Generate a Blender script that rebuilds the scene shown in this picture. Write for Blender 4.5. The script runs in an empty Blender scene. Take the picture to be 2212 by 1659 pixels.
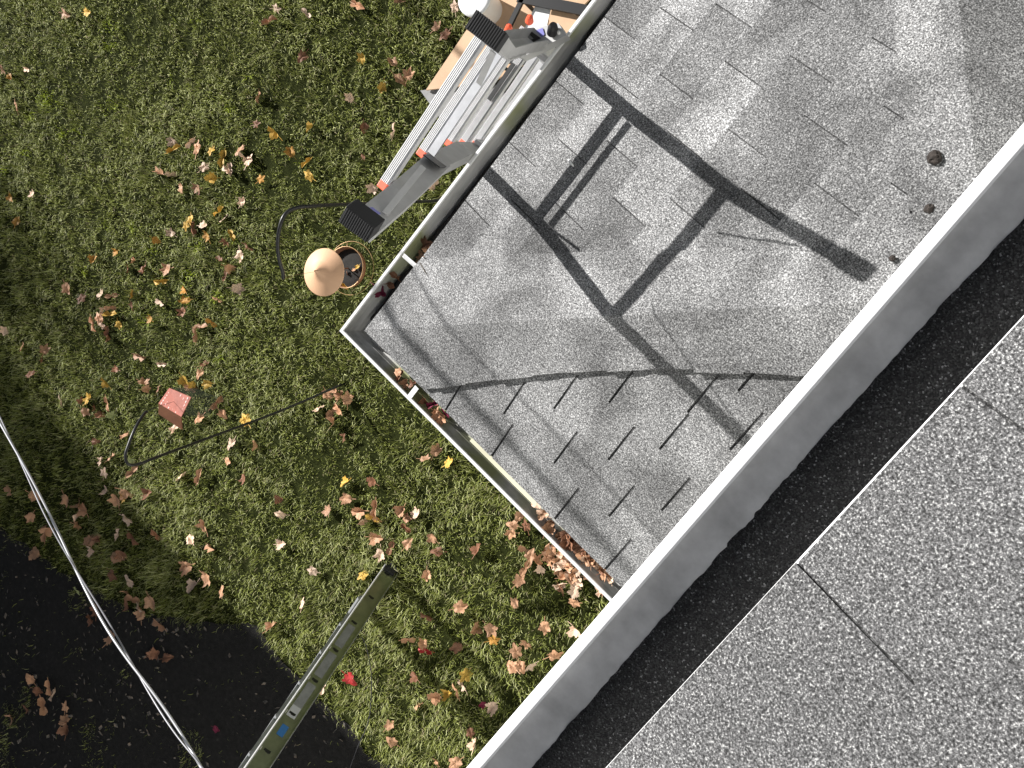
import bpy, bmesh, math, random
import numpy as np
from mathutils import Vector, Matrix, noise
random.seed(7); rng = np.random.default_rng(7)
SC = bpy.context.scene; COL = SC.collection

# ------------------------------------------------------------------ camera
EA, EB, EC, FPX = 0.034095973402795306, -0.3985533765191756, -0.68863290983623, 1863.87   # focal length for a 2212 px wide frame
CAMZ = 5.792
def _rot(a, b, c):
    Rz = np.array([[math.cos(c), -math.sin(c), 0], [math.sin(c), math.cos(c), 0], [0, 0, 1]])
    Rx = np.array([[1, 0, 0], [0, math.cos(a), -math.sin(a)], [0, math.sin(a), math.cos(a)]])
    Ry = np.array([[math.cos(b), 0, math.sin(b)], [0, 1, 0], [-math.sin(b), 0, math.cos(b)]])
    return Rx @ Ry @ Rz
RW = _rot(EA, EB, EC)
cam_d = bpy.data.cameras.new('camera'); cam = bpy.data.objects.new('camera', cam_d); COL.objects.link(cam)
cam_d.sensor_width = 36; cam_d.lens = 36 * FPX / 2212; cam_d.clip_start = 0.05; cam_d.clip_end = 400
M = Matrix(RW.T.tolist()).to_4x4(); M.translation = (0, 0, CAMZ); cam.matrix_world = M
SC.camera = cam
O = np.array([0, 0, CAMZ])
def ray(px, py): return RW.T @ np.array([px - 1106., -(py - 829.5), -FPX])
def P(px, py, z):                      # the point at height z seen at that place of the (2212 px wide) photo
    d = ray(px, py); t = (z - CAMZ) / d[2]; return O + t * d
def onplane(px, py, n, d0):
    d = ray(px, py); t = (d0 - n @ O) / (n @ d); return O + t * d

# ------------------------------------------------------------------ light
SUNV = Vector((1.87, 0.19, -1.0)).normalized()     # the way sunlight travels
el = math.asin(-SUNV.z); az = math.atan2(-SUNV.y, -SUNV.x)
W = bpy.data.worlds.new('World'); SC.world = W; W.use_nodes = True
nt = W.node_tree; bg = nt.nodes['Background']; sky = nt.nodes.new('ShaderNodeTexSky')
sky.sky_type = 'NISHITA'; sky.sun_disc = False; sky.sun_elevation = el; sky.sun_rotation = math.pi / 2 - az
sky.altitude = 100; sky.air_density = 1.0; sky.dust_density = 0.6
hs = nt.nodes.new('ShaderNodeHueSaturation'); hs.inputs['Saturation'].default_value = 0.45; hs.inputs['Value'].default_value = 0.7
nt.links.new(sky.outputs[0], hs.inputs['Color']); nt.links.new(hs.outputs[0], bg.inputs[0]); bg.inputs[1].default_value = 0.05
ld = bpy.data.lights.new('sun', 'SUN'); ld.energy = 5.0; ld.angle = math.radians(0.53); ld.color = (1, 0.972, 0.93)
lo = bpy.data.objects.new('sun', ld); COL.objects.link(lo); lo.rotation_euler = SUNV.to_track_quat('-Z', 'Y').to_euler(); lo.location = (-20, -2, 15)
SC.view_settings.view_transform = 'Standard'; SC.view_settings.look = 'None'; SC.view_settings.gamma = 1
SC.view_settings.use_curve_mapping = False; SC.view_settings.exposure = 0.85
SC.cycles.max_bounces = 6; SC.cycles.diffuse_bounces = 3

# ------------------------------------------------------------------ helpers
def tag(o, label=None, cat=None, group=None, kind=None):
    if label: o['label'] = label
    if cat: o['category'] = cat
    if group: o['group'] = group
    if kind: o['kind'] = kind
    return o
def thing(name, label, cat, loc=(0, 0, 0), group=None):
    o = bpy.data.objects.new(name, None); COL.objects.link(o); o.location = loc; o.empty_display_size = 0.1
    return tag(o, label, cat, group)
def link(name, me, parent=None):
    o = bpy.data.objects.new(name, me); COL.objects.link(o)
    if parent is not None:
        o.parent = parent
        if parent.type == 'EMPTY': o.matrix_parent_inverse = Matrix.Translation(-parent.location)   # shapes are modelled in world space
    return o
def mesh(name, verts, faces, mat, parent=None, smooth=False):
    me = bpy.data.meshes.new(name); me.from_pydata([tuple(map(float, v)) for v in verts], [], faces); me.update()
    if mat: me.materials.append(mat)
    if smooth:
        for p in me.polygons: p.use_smooth = True
    return link(name, me, parent)
class MB:
    def __init__(s): s.v = []; s.f = []
    def add(s, vs, fs):
        b = len(s.v); s.v += [np.array(v, float) for v in vs]; s.f += [tuple(b + i for i in f) for f in fs]; return s
    def box(s, c, ax, ay, az):         # centre and half-extent vectors
        c, ax, ay, az = (np.array(q, float) for q in (c, ax, ay, az))
        vs = [c + i * ax + j * ay + k * az for k in (-1, 1) for j in (-1, 1) for i in (-1, 1)]
        return s.add(vs, [(0, 2, 3, 1), (4, 5, 7, 6), (0, 1, 5, 4), (2, 6, 7, 3), (0, 4, 6, 2), (1, 3, 7, 5)])
    def bar(s, a, b, side, w, h):      # bar from a to b, half-width w along side, half-height h
        a, b, side = (np.array(q, float) for q in (a, b, side)); d = b - a; L = np.linalg.norm(d); d /= L
        side = side - d * (side @ d); side /= np.linalg.norm(side); up = np.cross(d, side)
        return s.box((a + b) / 2, d * L / 2, side * w, up * h)
    def tube(s, pts, r, n=8, cap=True):
        pts = [np.array(p, float) for p in pts]; rs = r if hasattr(r, '__len__') else [r] * len(pts)
        ref = np.array([0.13, 0.27, 0.95]); rings = []
        for i, p in enumerate(pts):
            d = pts[min(i + 1, len(pts) - 1)] - pts[max(i - 1, 0)]; d /= np.linalg.norm(d) + 1e-12
            u = np.cross(d, ref); 
            if np.linalg.norm(u) < 0.05: u = np.cross(d, [1, 0, 0])
            u /= np.linalg.norm(u); v = np.cross(d, u)
            rings.append([p + rs[i] * (math.cos(2 * math.pi * k / n) * u + math.sin(2 * math.pi * k / n) * v) for k in range(n)])
        vs = [q for rg in rings for q in rg]; fs = []
        for i in range(len(pts) - 1):
            for k in range(n):
                k2 = (k + 1) % n; fs.append((i * n + k, i * n + k2, (i + 1) * n + k2, (i + 1) * n + k))
        if cap: fs += [tuple(range(n - 1, -1, -1)), tuple((len(pts) - 1) * n + k for k in range(n))]
        return s.add(vs, fs)
    def lathe(s, c, prof, n=28, axis=(0, 0, 1)):
        c = np.array(c, float); ax = np.array(axis, float); ax /= np.linalg.norm(ax)
        u = np.cross(ax, [0.3, 1, 0.1]); u /= np.linalg.norm(u); v = np.cross(ax, u)
        vs = [c + ax * z + r * (math.cos(2 * math.pi * k / n) * u + math.sin(2 * math.pi * k / n) * v) for r, z in prof for k in range(n)]; fs = []
        for i in range(len(prof) - 1):
            for k in range(n):
                k2 = (k + 1) % n; fs.append((i * n + k, i * n + k2, (i + 1) * n + k2, (i + 1) * n + k))
        return s.add(vs, fs)
    def build(s, name, mat, parent=None, smooth=False, bevel=0):
        o = mesh(name, s.v, s.f, mat, parent, smooth)
        if bevel:
            m = o.modifiers.new('bevel', 'BEVEL'); m.width = bevel; m.segments = 2; m.limit_method = 'ANGLE'
        return o
def spline(pts, n=8):                  # Catmull-Rom
    pts = [np.array(p, float) for p in pts]; q = [2 * pts[0] - pts[1]] + pts + [2 * pts[-1] - pts[-2]]; out = []
    for i in range(1, len(q) - 2):
        for t in np.linspace(0, 1, n, endpoint=False):
            a, b, c, d = q[i - 1:i + 3]
            out.append(0.5 * (2 * b + (c - a) * t + (2 * a - 5 * b + 4 * c - d) * t * t + (3 * b - a - 3 * c + d) * t ** 3))
    return out + [pts[-1]]

# ------------------------------------------------------------------ materials
def mat(name, rgb, rough=0.6, metal=0.0, spec=0.5):
    m = bpy.data.materials.new(name); m.use_nodes = True; b = m.node_tree.nodes['Principled BSDF']
    b.inputs['Base Color'].default_value = (*rgb, 1); b.inputs['Roughness'].default_value = rough
    b.inputs['Metallic'].default_value = metal; b.inputs['Specular IOR Level'].default_value = spec
    return m
def N(m, t, **kw):
    n = m.node_tree.nodes.new(t)
    for k, v in kw.items(): setattr(n, k, v)
    return n
def L(m, a, b): m.node_tree.links.new(a, b)
def ramp(m, fac, stops):
    r = N(m, 'ShaderNodeValToRGB'); cr = r.color_ramp
    while len(cr.elements) < len(stops): cr.elements.new(0.5)
    for e, (p, c) in zip(cr.elements, stops): e.position = p; e.color = (*c, 1) if len(c) == 3 else c
    L(m, fac, r.inputs[0]); return r.outputs[0]
def coords(m): return N(m, 'ShaderNodeNewGeometry').outputs['Position']
def noisy(m, scale, detail=4, rough=0.6, dist=0.0, vec=None):
    n = N(m, 'ShaderNodeTexNoise'); n.inputs['Scale'].default_value = scale; n.inputs['Detail'].default_value = detail
    n.inputs['Roughness'].default_value = rough; n.inputs['Distortion'].default_value = dist
    L(m, vec if vec is not None else coords(m), n.inputs['Vector']); return n.outputs['Fac']
def mix(m, fac, a, b, mode='MIX'):
    x = N(m, 'ShaderNodeMix', data_type='RGBA', blend_type=mode)
    for s, v in ((x.inputs[0], fac), (x.inputs[6], a), (x.inputs[7], b)):
        if hasattr(v, 'default_value') or hasattr(v, 'links'): L(m, v, s)
        elif isinstance(v, (int, float)): s.default_value = v
        else: s.default_value = (*v, 1)
    return x.outputs[2]
def bump(m, h, strength, dist):
    b = N(m, 'ShaderNodeBump'); b.inputs['Strength'].default_value = strength; b.inputs['Distance'].default_value = dist
    L(m, h, b.inputs['Height']); L(m, b.outputs[0], m.node_tree.nodes['Principled BSDF'].inputs['Normal'])
def base(m, c): L(m, c, m.node_tree.nodes['Principled BSDF'].inputs['Base Color'])
def var(m, rgb, amt=0.25, scale=8, fine=0):    # gentle wear of a colour
    f = noisy(m, scale, 5)
    d = tuple(max(0, c * (1 - amt)) for c in rgb); l = tuple(min(1, c * (1 + amt * 0.6)) for c in rgb)
    base(m, ramp(m, f, [(0.3, d), (0.7, l)]))
    return m

def shingle_mat(name, cell, lo_, mid, hi, blotch=0.18):
    m = mat(name, (0.3, 0.3, 0.3), 0.92, spec=0.25)
    g = noisy(m, cell, 2.5, 0.75)
    c = ramp(m, g, [(0.32, lo_), (0.43, tuple(0.5 * a for a in mid)), (0.50, mid), (0.58, tuple(1.6 * a for a in mid)), (0.68, hi)])
    big = noisy(m, 4.2 if blotch > 0.2 else 2.6, 1.6, 0.5, 0.6)
    tone = ramp(m, big, [(0.3, (1 - blotch,) * 3), (0.7, (1 + blotch * 0.6,) * 3)])
    at = N(m, 'ShaderNodeAttribute', attribute_name='tone')
    c = mix(m, 1.0, c, tone, 'MULTIPLY'); c = mix(m, 1.0, c, at.outputs['Color'], 'MULTIPLY'); base(m, c)
    bump(m, g, 0.5, 0.003)
    return m
M_SH = shingle_mat('roof_shingle', 200, (0.035, 0.035, 0.036), (0.19, 0.191, 0.194), (0.66, 0.66, 0.66), 0.4)  # strong blotches put soft tree-shade mottling into the colour, along with stains
M_SHU = shingle_mat('upper_roof_shingle', 480, (0.018, 0.018, 0.018), (0.132, 0.132, 0.134), (0.68, 0.68, 0.67), 0.14)
M_WHITE = var(mat('white_gutter_paint', (0.8, 0.8, 0.8), 0.42), (0.78, 0.785, 0.79), 0.07, 9)
def gutter_inner():
    m = mat('gutter_stained_paint', (0.4, 0.4, 0.4), 0.5)
    t = N(m, 'ShaderNodeMapping'); t.inputs['Scale'].default_value = (14, 3, 30); L(m, coords(m), t.inputs[0])
    f = noisy(m, 1.0, 5, 0.6, vec=t.outputs[0])
    c = ramp(m, f, [(0.25, (0.26, 0.26, 0.25)), (0.5, (0.46, 0.46, 0.45)), (0.75, (0.62, 0.61, 0.6))])
    g = ramp(m, noisy(m, 2.2, 3), [(0.5, (0, 0, 0)), (0.62, (1, 1, 1))])
    c = mix(m, g, c, (0.3, 0.32, 0.17)); base(m, c); return m
M_GIN = gutter_inner()
M_GINU = var(mat('upper_gutter_grey_inside', (0.5, 0.5, 0.5), 0.45), (0.6, 0.6, 0.6), 0.3, 22)
M_ALU = var(mat('aluminium', (0.62, 0.63, 0.64), 0.32, 0.85), (0.6, 0.61, 0.63), 0.12, 25)
M_ALUD = var(mat('dull_aluminium', (0.3, 0.31, 0.32), 0.55, 0.45), (0.3, 0.31, 0.32), 0.18, 18)
M_WEB = var(mat('brushed_ladder_web', (0.22, 0.23, 0.22), 0.3, 0.7), (0.26, 0.285, 0.19), 0.2, 14)  # green cast of the lawn's reflection mixed into the base colour
M_RUNG = var(mat('ribbed_bright_aluminium', (0.78, 0.78, 0.79), 0.5, 0.2), (0.72, 0.72, 0.73), 0.08, 40)
M_RAIL = var(mat('grey_ladder_rail', (0.5, 0.5, 0.5), 0.5, 0.2), (0.5, 0.5, 0.5), 0.15, 12)
M_RUB = mat('black_rubber', (0.022, 0.022, 0.024), 0.75)
M_BLK = mat('black_paint', (0.012, 0.012, 0.013), 0.4)
M_ORG = mat('orange_red_plastic', (0.85, 0.13, 0.06), 0.45)
M_BLUE = mat('blue_sticker', (0.03, 0.14, 0.36), 0.4)
M_STK = mat('white_sticker', (0.75, 0.75, 0.74), 0.5)
M_LIL = mat('violet_sticker', (0.2, 0.2, 0.55), 0.5)
M_WIRE = mat('grey_cable', (0.6, 0.6, 0.62), 0.3, 0.6)
M_CORD = mat('dark_cord', (0.03, 0.03, 0.035), 0.6)
M_CONE = var(mat('peach_painted_metal', (0.72, 0.45, 0.27), 0.5), (0.76, 0.47, 0.29), 0.05, 6)
M_TRAY = var(mat('rusty_brown_metal', (0.22, 0.09, 0.04), 0.6), (0.24, 0.1, 0.045), 0.3, 30)
M_BRASS = mat('copper_wire', (0.5, 0.32, 0.16), 0.4, 0.5)
M_SEED = var(mat('dark_seed', (0.02, 0.018, 0.017), 0.9), (0.022, 0.02, 0.018), 0.6, 120)
M_RED = var(mat('faded_red_metal', (0.4, 0.1, 0.07), 0.5), (0.46, 0.16, 0.12), 0.2, 30)
M_MESHG = mat('green_black_wire', (0.025, 0.035, 0.018), 0.6)
M_PLY = var(mat('tan_plywood', (0.62, 0.42, 0.26), 0.7), (0.6, 0.4, 0.25), 0.16, 5)
M_CONC = var(mat('grey_concrete', (0.3, 0.3, 0.3), 0.85), (0.3, 0.3, 0.3), 0.25, 12)
M_WALL = var(mat('pale_siding', (0.55, 0.55, 0.52), 0.6), (0.55, 0.55, 0.52), 0.1, 3)
M_WOOD = var(mat('fascia_wood', (0.6, 0.6, 0.58), 0.6), (0.6, 0.6, 0.58), 0.1, 3)
M_BALL = var(mat('dark_brown_debris', (0.03, 0.025, 0.022), 0.9), (0.035, 0.028, 0.024), 0.5, 90)
M_SIDING2 = var(mat('shade_house_siding', (0.4, 0.38, 0.33), 0.7), (0.4, 0.38, 0.33), 0.1, 3)
M_BARK = var(mat('grey_brown_bark', (0.09, 0.07, 0.05), 0.9), (0.09, 0.07, 0.05), 0.4, 20)
M_FOL = mat('autumn_foliage', (0.12, 0.11, 0.03), 0.8)

# ------------------------------------------------------------------ ground
def ground():
    m = mat('lawn_soil', (0.05, 0.05, 0.03), 1.0, spec=0.05)
    f = noisy(m, 9, 6, 0.65); c1 = ramp(m, f, [(0.3, (0.012, 0.015, 0.004)), (0.7, (0.032, 0.038, 0.011))])
    base(m, c1); bump(m, noisy(m, 60, 5), 0.6, 0.02)
    o = mesh('ground', [(-70, -70, 0), (70, -70, 0), (70, 70, 0), (-70, 70, 0)], [(0, 1, 2, 3)], m); tag(o, kind='structure')
ground()
SHADEPX = [(-260, 1120), (0, 1135), (110, 1215), (230, 1290), (310, 1322), (400, 1336), (470, 1345), (560, 1352), (590, 1400), (640, 1452), (680, 1505), (722, 1540), (770, 1580), (800, 1625), (862, 1665), (1000, 1790), (700, 2300), (-300, 2300)]
SHADE = [P(a, b, 0)[:2] for a, b in SHADEPX]
def inpoly(x, y, poly):
    x = np.asarray(x); y = np.asarray(y); r = np.zeros(x.shape, bool); j = len(poly) - 1
    for i in range(len(poly)):
        xi, yi = poly[i]; xj, yj = poly[j]
        c = ((yi > y) != (yj > y)) & (x < (xj - xi) * (y - yi) / (yj - yi + 1e-12) + xi); r ^= c; j = i
    return r
def soil():  # near-black sheet standing in for the shade that lies on the lawn
    m = mat('painted_shade_ground', (0.02, 0.02, 0.02), 0.95, spec=0.2)
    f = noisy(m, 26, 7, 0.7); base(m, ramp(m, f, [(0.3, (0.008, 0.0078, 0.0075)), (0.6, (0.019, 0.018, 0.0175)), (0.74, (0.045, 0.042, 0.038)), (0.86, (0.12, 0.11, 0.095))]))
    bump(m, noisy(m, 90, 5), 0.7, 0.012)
    pts = []                          # slightly ragged border
    for i in range(len(SHADE)):
        a = np.array(SHADE[i]); b = np.array(SHADE[(i + 1) % len(SHADE)]); k = max(1, int(np.linalg.norm(b - a) / 0.12))
        for j in range(k): pts.append(a + (b - a) * j / k + rng.normal(0, 0.018, 2))
    o = mesh('shade_patch', [(p[0], p[1], 0.012) for p in pts], [tuple(range(len(pts)))], m); tag(o, kind='structure')
soil()  # lays the near-black shade sheet on the lawn

# ------------------------------------------------------------------ lawn blades
def fbm(x, y, s, seed): 
    out = np.zeros(len(x)); 
    r = np.random.default_rng(seed)
    for o in range(5):
        for k in range(3):
            a = r.uniform(0, 2 * math.pi); fq = s * (1.9 ** o); out += np.sin((x * math.cos(a) + y * math.sin(a)) * fq + r.uniform(0, 9) + 1.3 * np.sin((y * math.cos(a) - x * math.sin(a)) * fq * 0.7)) / (1.6 ** o)
    return out / 5.5
BOARD = [P(*q, 0)[:2] for q in ((915, 200), (1040, 20), (1200, -140), (1420, -60), (1260, 90), (1010, 300), (940, 240))]
def grass():
    corners = [P(*q, 0)[:2] for q in ((-120, -120), (1500, -120), (1500, 1780), (-120, 1780))]
    c = np.array(corners); mn, mx = c.min(0), c.max(0)
    n = 1000000; x = rng.uniform(mn[0], mx[0], n); y = rng.uniform(mn[1], mx[1], n)
    d = np.stack([x, y, np.zeros(n)], 1) - O; q = d @ RW.T; px = 1106 + FPX * q[:, 0] / -q[:, 2]; py = 829.5 - FPX * q[:, 1] / -q[:, 2]
    keep = (px > -50) & (px < 1420) & (py > -50) & (py < 1715) & (x < 0.3)
    shadem = inpoly(x + rng.normal(0, 0.035, n), y + rng.normal(0, 0.035, n), SHADE)
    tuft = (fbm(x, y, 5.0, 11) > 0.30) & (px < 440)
    keep &= ~(shadem & ~(tuft & (rng.random(n) < 0.35)) & (rng.random(n) > 0.012)); keep &= ~inpoly(x, y, BOARD)
    keep &= ~((x > -1.5) & (y > -1.1) & (y < 1.9))
    x, y, px, py = x[keep], y[keep], px[keep], py[keep]; n = len(x)
    dens = fbm(x, y, 2.6, 3); k2 = rng.random(n) < (0.56 + 0.3 * dens + 0.75 * fbm(x, y, 24.0, 31)); x, y, px, py, dens = x[k2], y[k2], px[k2], py[k2], dens[k2]; n = len(x)
    h = rng.uniform(0.018, 0.062, n) * (1 + 0.45 * dens); w = rng.uniform(0.0010, 0.0024, n)
    fld = fbm(x, y, 9.0, 5) * 4; th = fld + rng.normal(0, 1.1, n); lean = rng.uniform(0.15, 1.25, n)
    dx, dy = np.cos(th), np.sin(th); sx, sy = -dy, dx
    V = np.zeros((n, 5, 3), np.float32)
    V[:, 0] = np.stack([x - sx * w, y - sy * w, np.zeros(n)], 1); V[:, 1] = np.stack([x + sx * w, y + sy * w, np.zeros(n)], 1)
    mxp, myp = x + dx * h * lean * 0.3, y + dy * h * lean * 0.3
    V[:, 2] = np.stack([mxp + sx * w * 0.9, myp + sy * w * 0.9, h * 0.65], 1); V[:, 3] = np.stack([mxp - sx * w * 0.9, myp - sy * w * 0.9, h * 0.65], 1)
    V[:, 4] = np.stack([x + dx * h * lean, y + dy * h * lean, h * (1.05 - 0.35 * lean * 0.6)], 1)
    me = bpy.data.meshes.new('grass'); me.vertices.add(n * 5); me.vertices.foreach_set('co', V.reshape(-1))
    b = (np.arange(n) * 5)[:, None]; li = np.concatenate([b + np.array([0, 1, 2, 3]), b + np.array([3, 2, 4])], 1).reshape(-1).astype(np.int32)
    me.loops.add(n * 7); me.loops.foreach_set('vertex_index', li); me.polygons.add(n * 2)
    st = (np.arange(n) * 7)[:, None] + np.array([0, 4]); me.polygons.foreach_set('loop_start', st.reshape(-1).astype(np.int32))
    me.polygons.foreach_set('loop_total', np.tile([4, 3], n).astype(np.int32)); me.update(calc_edges=True)
    # colour of each blade: olive green, some straw, patches of yellow-green clover
    g = np.array([[0.225, 0.255, 0.055]]) * (0.7 + 0.75 * rng.random((n, 1))) * (1 + 0.25 * fbm(x, y, 4, 21)[:, None])
    pale = rng.random(n) < 0.26 + 0.14 * dens; g[pale] = np.array([0.52, 0.54, 0.24]) * (0.7 + 0.5 * rng.random((pale.sum(), 1)))
    straw = rng.random(n) < 0.05; g[straw] = np.array([0.34, 0.29, 0.16]) * (0.7 + 0.5 * rng.random((straw.sum(), 1)))
    yel = np.zeros(n, bool)
    for cx_, cy_, r_ in ((105, 215, 30), (240, 60, 22), (240, 100, 16), (375, 45, 14), (425, 48, 16), (235, 225, 24), (140, 290, 18), (375, 175, 14), (70, 250, 14), (410, 600, 20), (400, 650, 22), (470, 640, 16), (320, 690, 20), (190, 590, 14), (500, 235, 12), (640, 345, 14), (510, 520, 12), (430, 530, 16), (330, 545, 14), (230, 490, 12), (480, 770, 14), (60, 330, 14), (15, 370, 12), (175, 285, 12), (540, 170, 10), (290, 490, 12)):
        yel |= ((px - cx_) ** 2 + (py - cy_) ** 2 < (r_ * rng.uniform(0.3, 1.15, n)) ** 2) & (rng.random(n) < 0.65)
    g[yel] = np.array([0.34, 0.42, 0.03]) * (0.8 + 0.6 * rng.random((yel.sum(), 1)))
    ca = me.attributes.new('blade', 'FLOAT_COLOR', 'POINT'); cc = np.ones((n, 5, 4), np.float32); cc[:, :, :3] = g[:, None, :]; ca.data.foreach_set('color', cc.reshape(-1))
    m = mat('grass_blade', (0.1, 0.15, 0.05), 0.55, spec=0.35); a = N(m, 'ShaderNodeAttribute', attribute_name='blade'); base(m, a.outputs['Color'])
    bs = m.node_tree.nodes['Principled BSDF']; tr = N(m, 'ShaderNodeBsdfTranslucent'); L(m, a.outputs['Color'], tr.inputs[0]); mx_ = N(m, 'ShaderNodeMixShader'); mx_.inputs[0].default_value = 0.14
    L(m, bs.outputs[0], mx_.inputs[1]); L(m, tr.outputs[0], mx_.inputs[2]); L(m, mx_.outputs[0], m.node_tree.nodes['Material Output'].inputs['Surface'])
    me.materials.append(m); o = link('grass', me)
    tag(o, 'olive green mown lawn grass with pale straw blades', 'grass', kind='stuff')
grass()

# ------------------------------------------------------------------ the house: walls, lower hip roof, upper roof, gutters
EZ = 2.62; PITCH = 0.30
c0 = P(795, 713, EZ); cA = P(1230, 140, EZ); cB = P(1334, 1249, EZ)
eA = (cA - c0) / np.linalg.norm(cA - c0); inA = np.array([eA[1], -eA[0], 0]); upA = np.array([inA[0], inA[1], PITCH]); nA = np.cross(upA, eA); nA /= np.linalg.norm(nA); nA *= np.sign(nA[2]); dA = nA @ c0
hipP = onplane(1600, 668, nA, dA); hip = (hipP - c0) / np.linalg.norm((hipP - c0)[:2])
eB = (cB - c0) / np.linalg.norm(cB - c0); nB = np.cross(eB, hip); nB /= np.linalg.norm(nB); nB *= np.sign(nB[2]); dB = nB @ c0
inB = np.array([-eB[1], eB[0], 0]); PB = -(nB @ inB) / nB[2]; upB = inB + np.array([0, 0, PB])
LEN_A = 3.13; cF = c0 + eA * LEN_A                                   # far corner of the lower roof
hip2 = np.array([0.7, -0.72, 0]); hip2[2] = -(nA[0] * hip2[0] + nA[1] * hip2[1]) / nA[2]; nrm = np.linalg.norm(hip2[:2]); hip2 /= nrm
tt = np.linalg.solve(np.array([[hip[0], -hip2[0]], [hip[1], -hip2[1]]]), (cF - c0)[:2]); APEX = c0 + hip * tt[0]
WALLX = 0.45
house = thing('house', 'grey shingled house with white gutters and a low hipped extension, seen from its roof', 'house', (0.45, 0, 0))

def cut(bm, co, no):                   # keep the side the normal points away from
    g = bm.verts[:] + bm.edges[:] + bm.faces[:]
    bmesh.ops.bisect_plane(bm, geom=g, plane_co=Vector(co), plane_no=Vector(no), clear_outer=True)
def shingles(name, mat_, c, e, inn, up, n, rows, exp_, tab, gap, thick, e0, e1, cuts, slots=None, phase=None, parent=None, over=0.0, seed=1, tv=0.08):
    r = random.Random(seed); bm = bmesh.new(); lay = bm.loops.layers.float_color.new('tone'); L_ = np.linalg.norm(up)
    def quad(pts, t):
        f = bm.faces.new([bm.verts.new(Vector(p)) for p in pts])
        for l in f.loops: l[lay] = (t, t, t, 1)
    for k in range(rows):
        if slots and k in slots: xs = sorted(slots[k]); xs = [xs[0] - tab * i for i in range(12, 0, -1)] + xs + [xs[-1] + tab * i for i in range(1, 14)]
        else:
            ph = (phase if phase is not None else 0) + (k % 2) * tab / 2 + r.uniform(-0.03, 0.03); m0 = int((e0 - ph) / tab) - 1; xs = [ph + tab * i for i in range(m0, m0 + int((e1 - e0) / tab) + 4)]
        ua = k * exp_ + (0 if k else -over); ub = (k + 1) * exp_
        for a, b in zip(xs[:-1], xs[1:]):
            if b < e0 or a > e1: continue
            a2, b2 = max(a, e0) + gap / 2, min(b, e1) - gap / 2
            if b2 <= a2: continue
            t = 1 + r.uniform(-tv, tv); z0 = n * thick; z1 = n * thick * 0.25; j = [r.uniform(-0.0007, 0.0007) for _ in range(2)]
            def pt(x, u): return c + e * x + up * u
            A_, B_, C_, D_ = pt(a2, ua + j[0]) + z0, pt(b2, ua + j[1]) + z0, pt(b2, ub) + z1, pt(a2, ub) + z1
            A0, B0, C0, D0 = pt(a2, ua + j[0]) - n * 0.001, pt(b2, ua + j[1]) - n * 0.001, pt(b2, ub) - n * 0.001, pt(a2, ub) - n * 0.001
            quad([A_, B_, C_, D_], t); quad([A0, B0, B_, A_], t * 0.3); quad([B0, C0, C_, B_], t * 0.35); quad([D0, A0, A_, D_], t * 0.35)
    # felt underneath, seen in the slots
    q = [c + e * e0 - up * over, c + e * e1 - up * over, c + e * e1 + up * rows * exp_, c + e * e0 + up * rows * exp_]
    quad([p - n * 0.0005 for p in q], 0.35); quad([p - n * 0.012 for p in reversed(q)], 0.4)
    for co, no in cuts: cut(bm, co, no)
    me = bpy.data.meshes.new(name); bm.to_mesh(me); bm.free(); me.materials.append(mat_); return link(name, me, parent)
hn = np.cross(hip, [0, 0, 1]); hn /= np.linalg.norm(hn)              # horizontal normal of the hip, pointing to side B
h2n = np.cross(hip2, [0, 0, 1]); h2n /= np.linalg.norm(h2n)
if h2n @ (cF + eA - cF) < 0: h2n = -h2n                              # pointing to side C
lower_roof = shingles('lower_roof', M_SH, c0, eA, inA, upA, nA, 9, 0.178, 0.29, 0.0045, 0.0065, -0.05, LEN_A + 0.05, [(c0, hn), (cF, h2n)], phase=0.67, parent=house, seed=2, tv=0.3)
slB = {0: [0.28, 0.50, 0.776, 1.135, 1.408, 1.70], 1: [0.415, 0.72, 1.0, 1.29, 1.57], 2: [0.60, 0.875, 1.156, 1.42, 1.70], 3: [0.82, 1.03, 1.275, 1.56], 4: [0.96, 1.268, 1.456, 1.73], 5: [1.35, 1.60, 1.88]}
rb = shingles('south_slope', M_SH, c0, eB, inB, upB, nB, 9, 0.175, 0.28, 0.009, 0.005, -0.05, WALLX + 1.7, [(c0, -hn), ((WALLX, 0, 0), (1, 0, 0)), (APEX, inB)], slots=slB, parent=lower_roof, over=0.012, seed=3)
eC = -eB; inC = -inB; upC = inC + np.array([0, 0, PITCH]); nC = np.cross(eB, upC); nC /= np.linalg.norm(nC); nC *= np.sign(nC[2])
rc = shingles('north_slope', M_SH, cF, eB, inC, upC, nC, 9, 0.178, 0.29, 0.006, 0.0045, -0.05, WALLX + 1.7, [(cF, -h2n), ((WALLX, 0, 0), (1, 0, 0)), (APEX, -inB)], phase=0.1, parent=lower_roof, seed=4)

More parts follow.
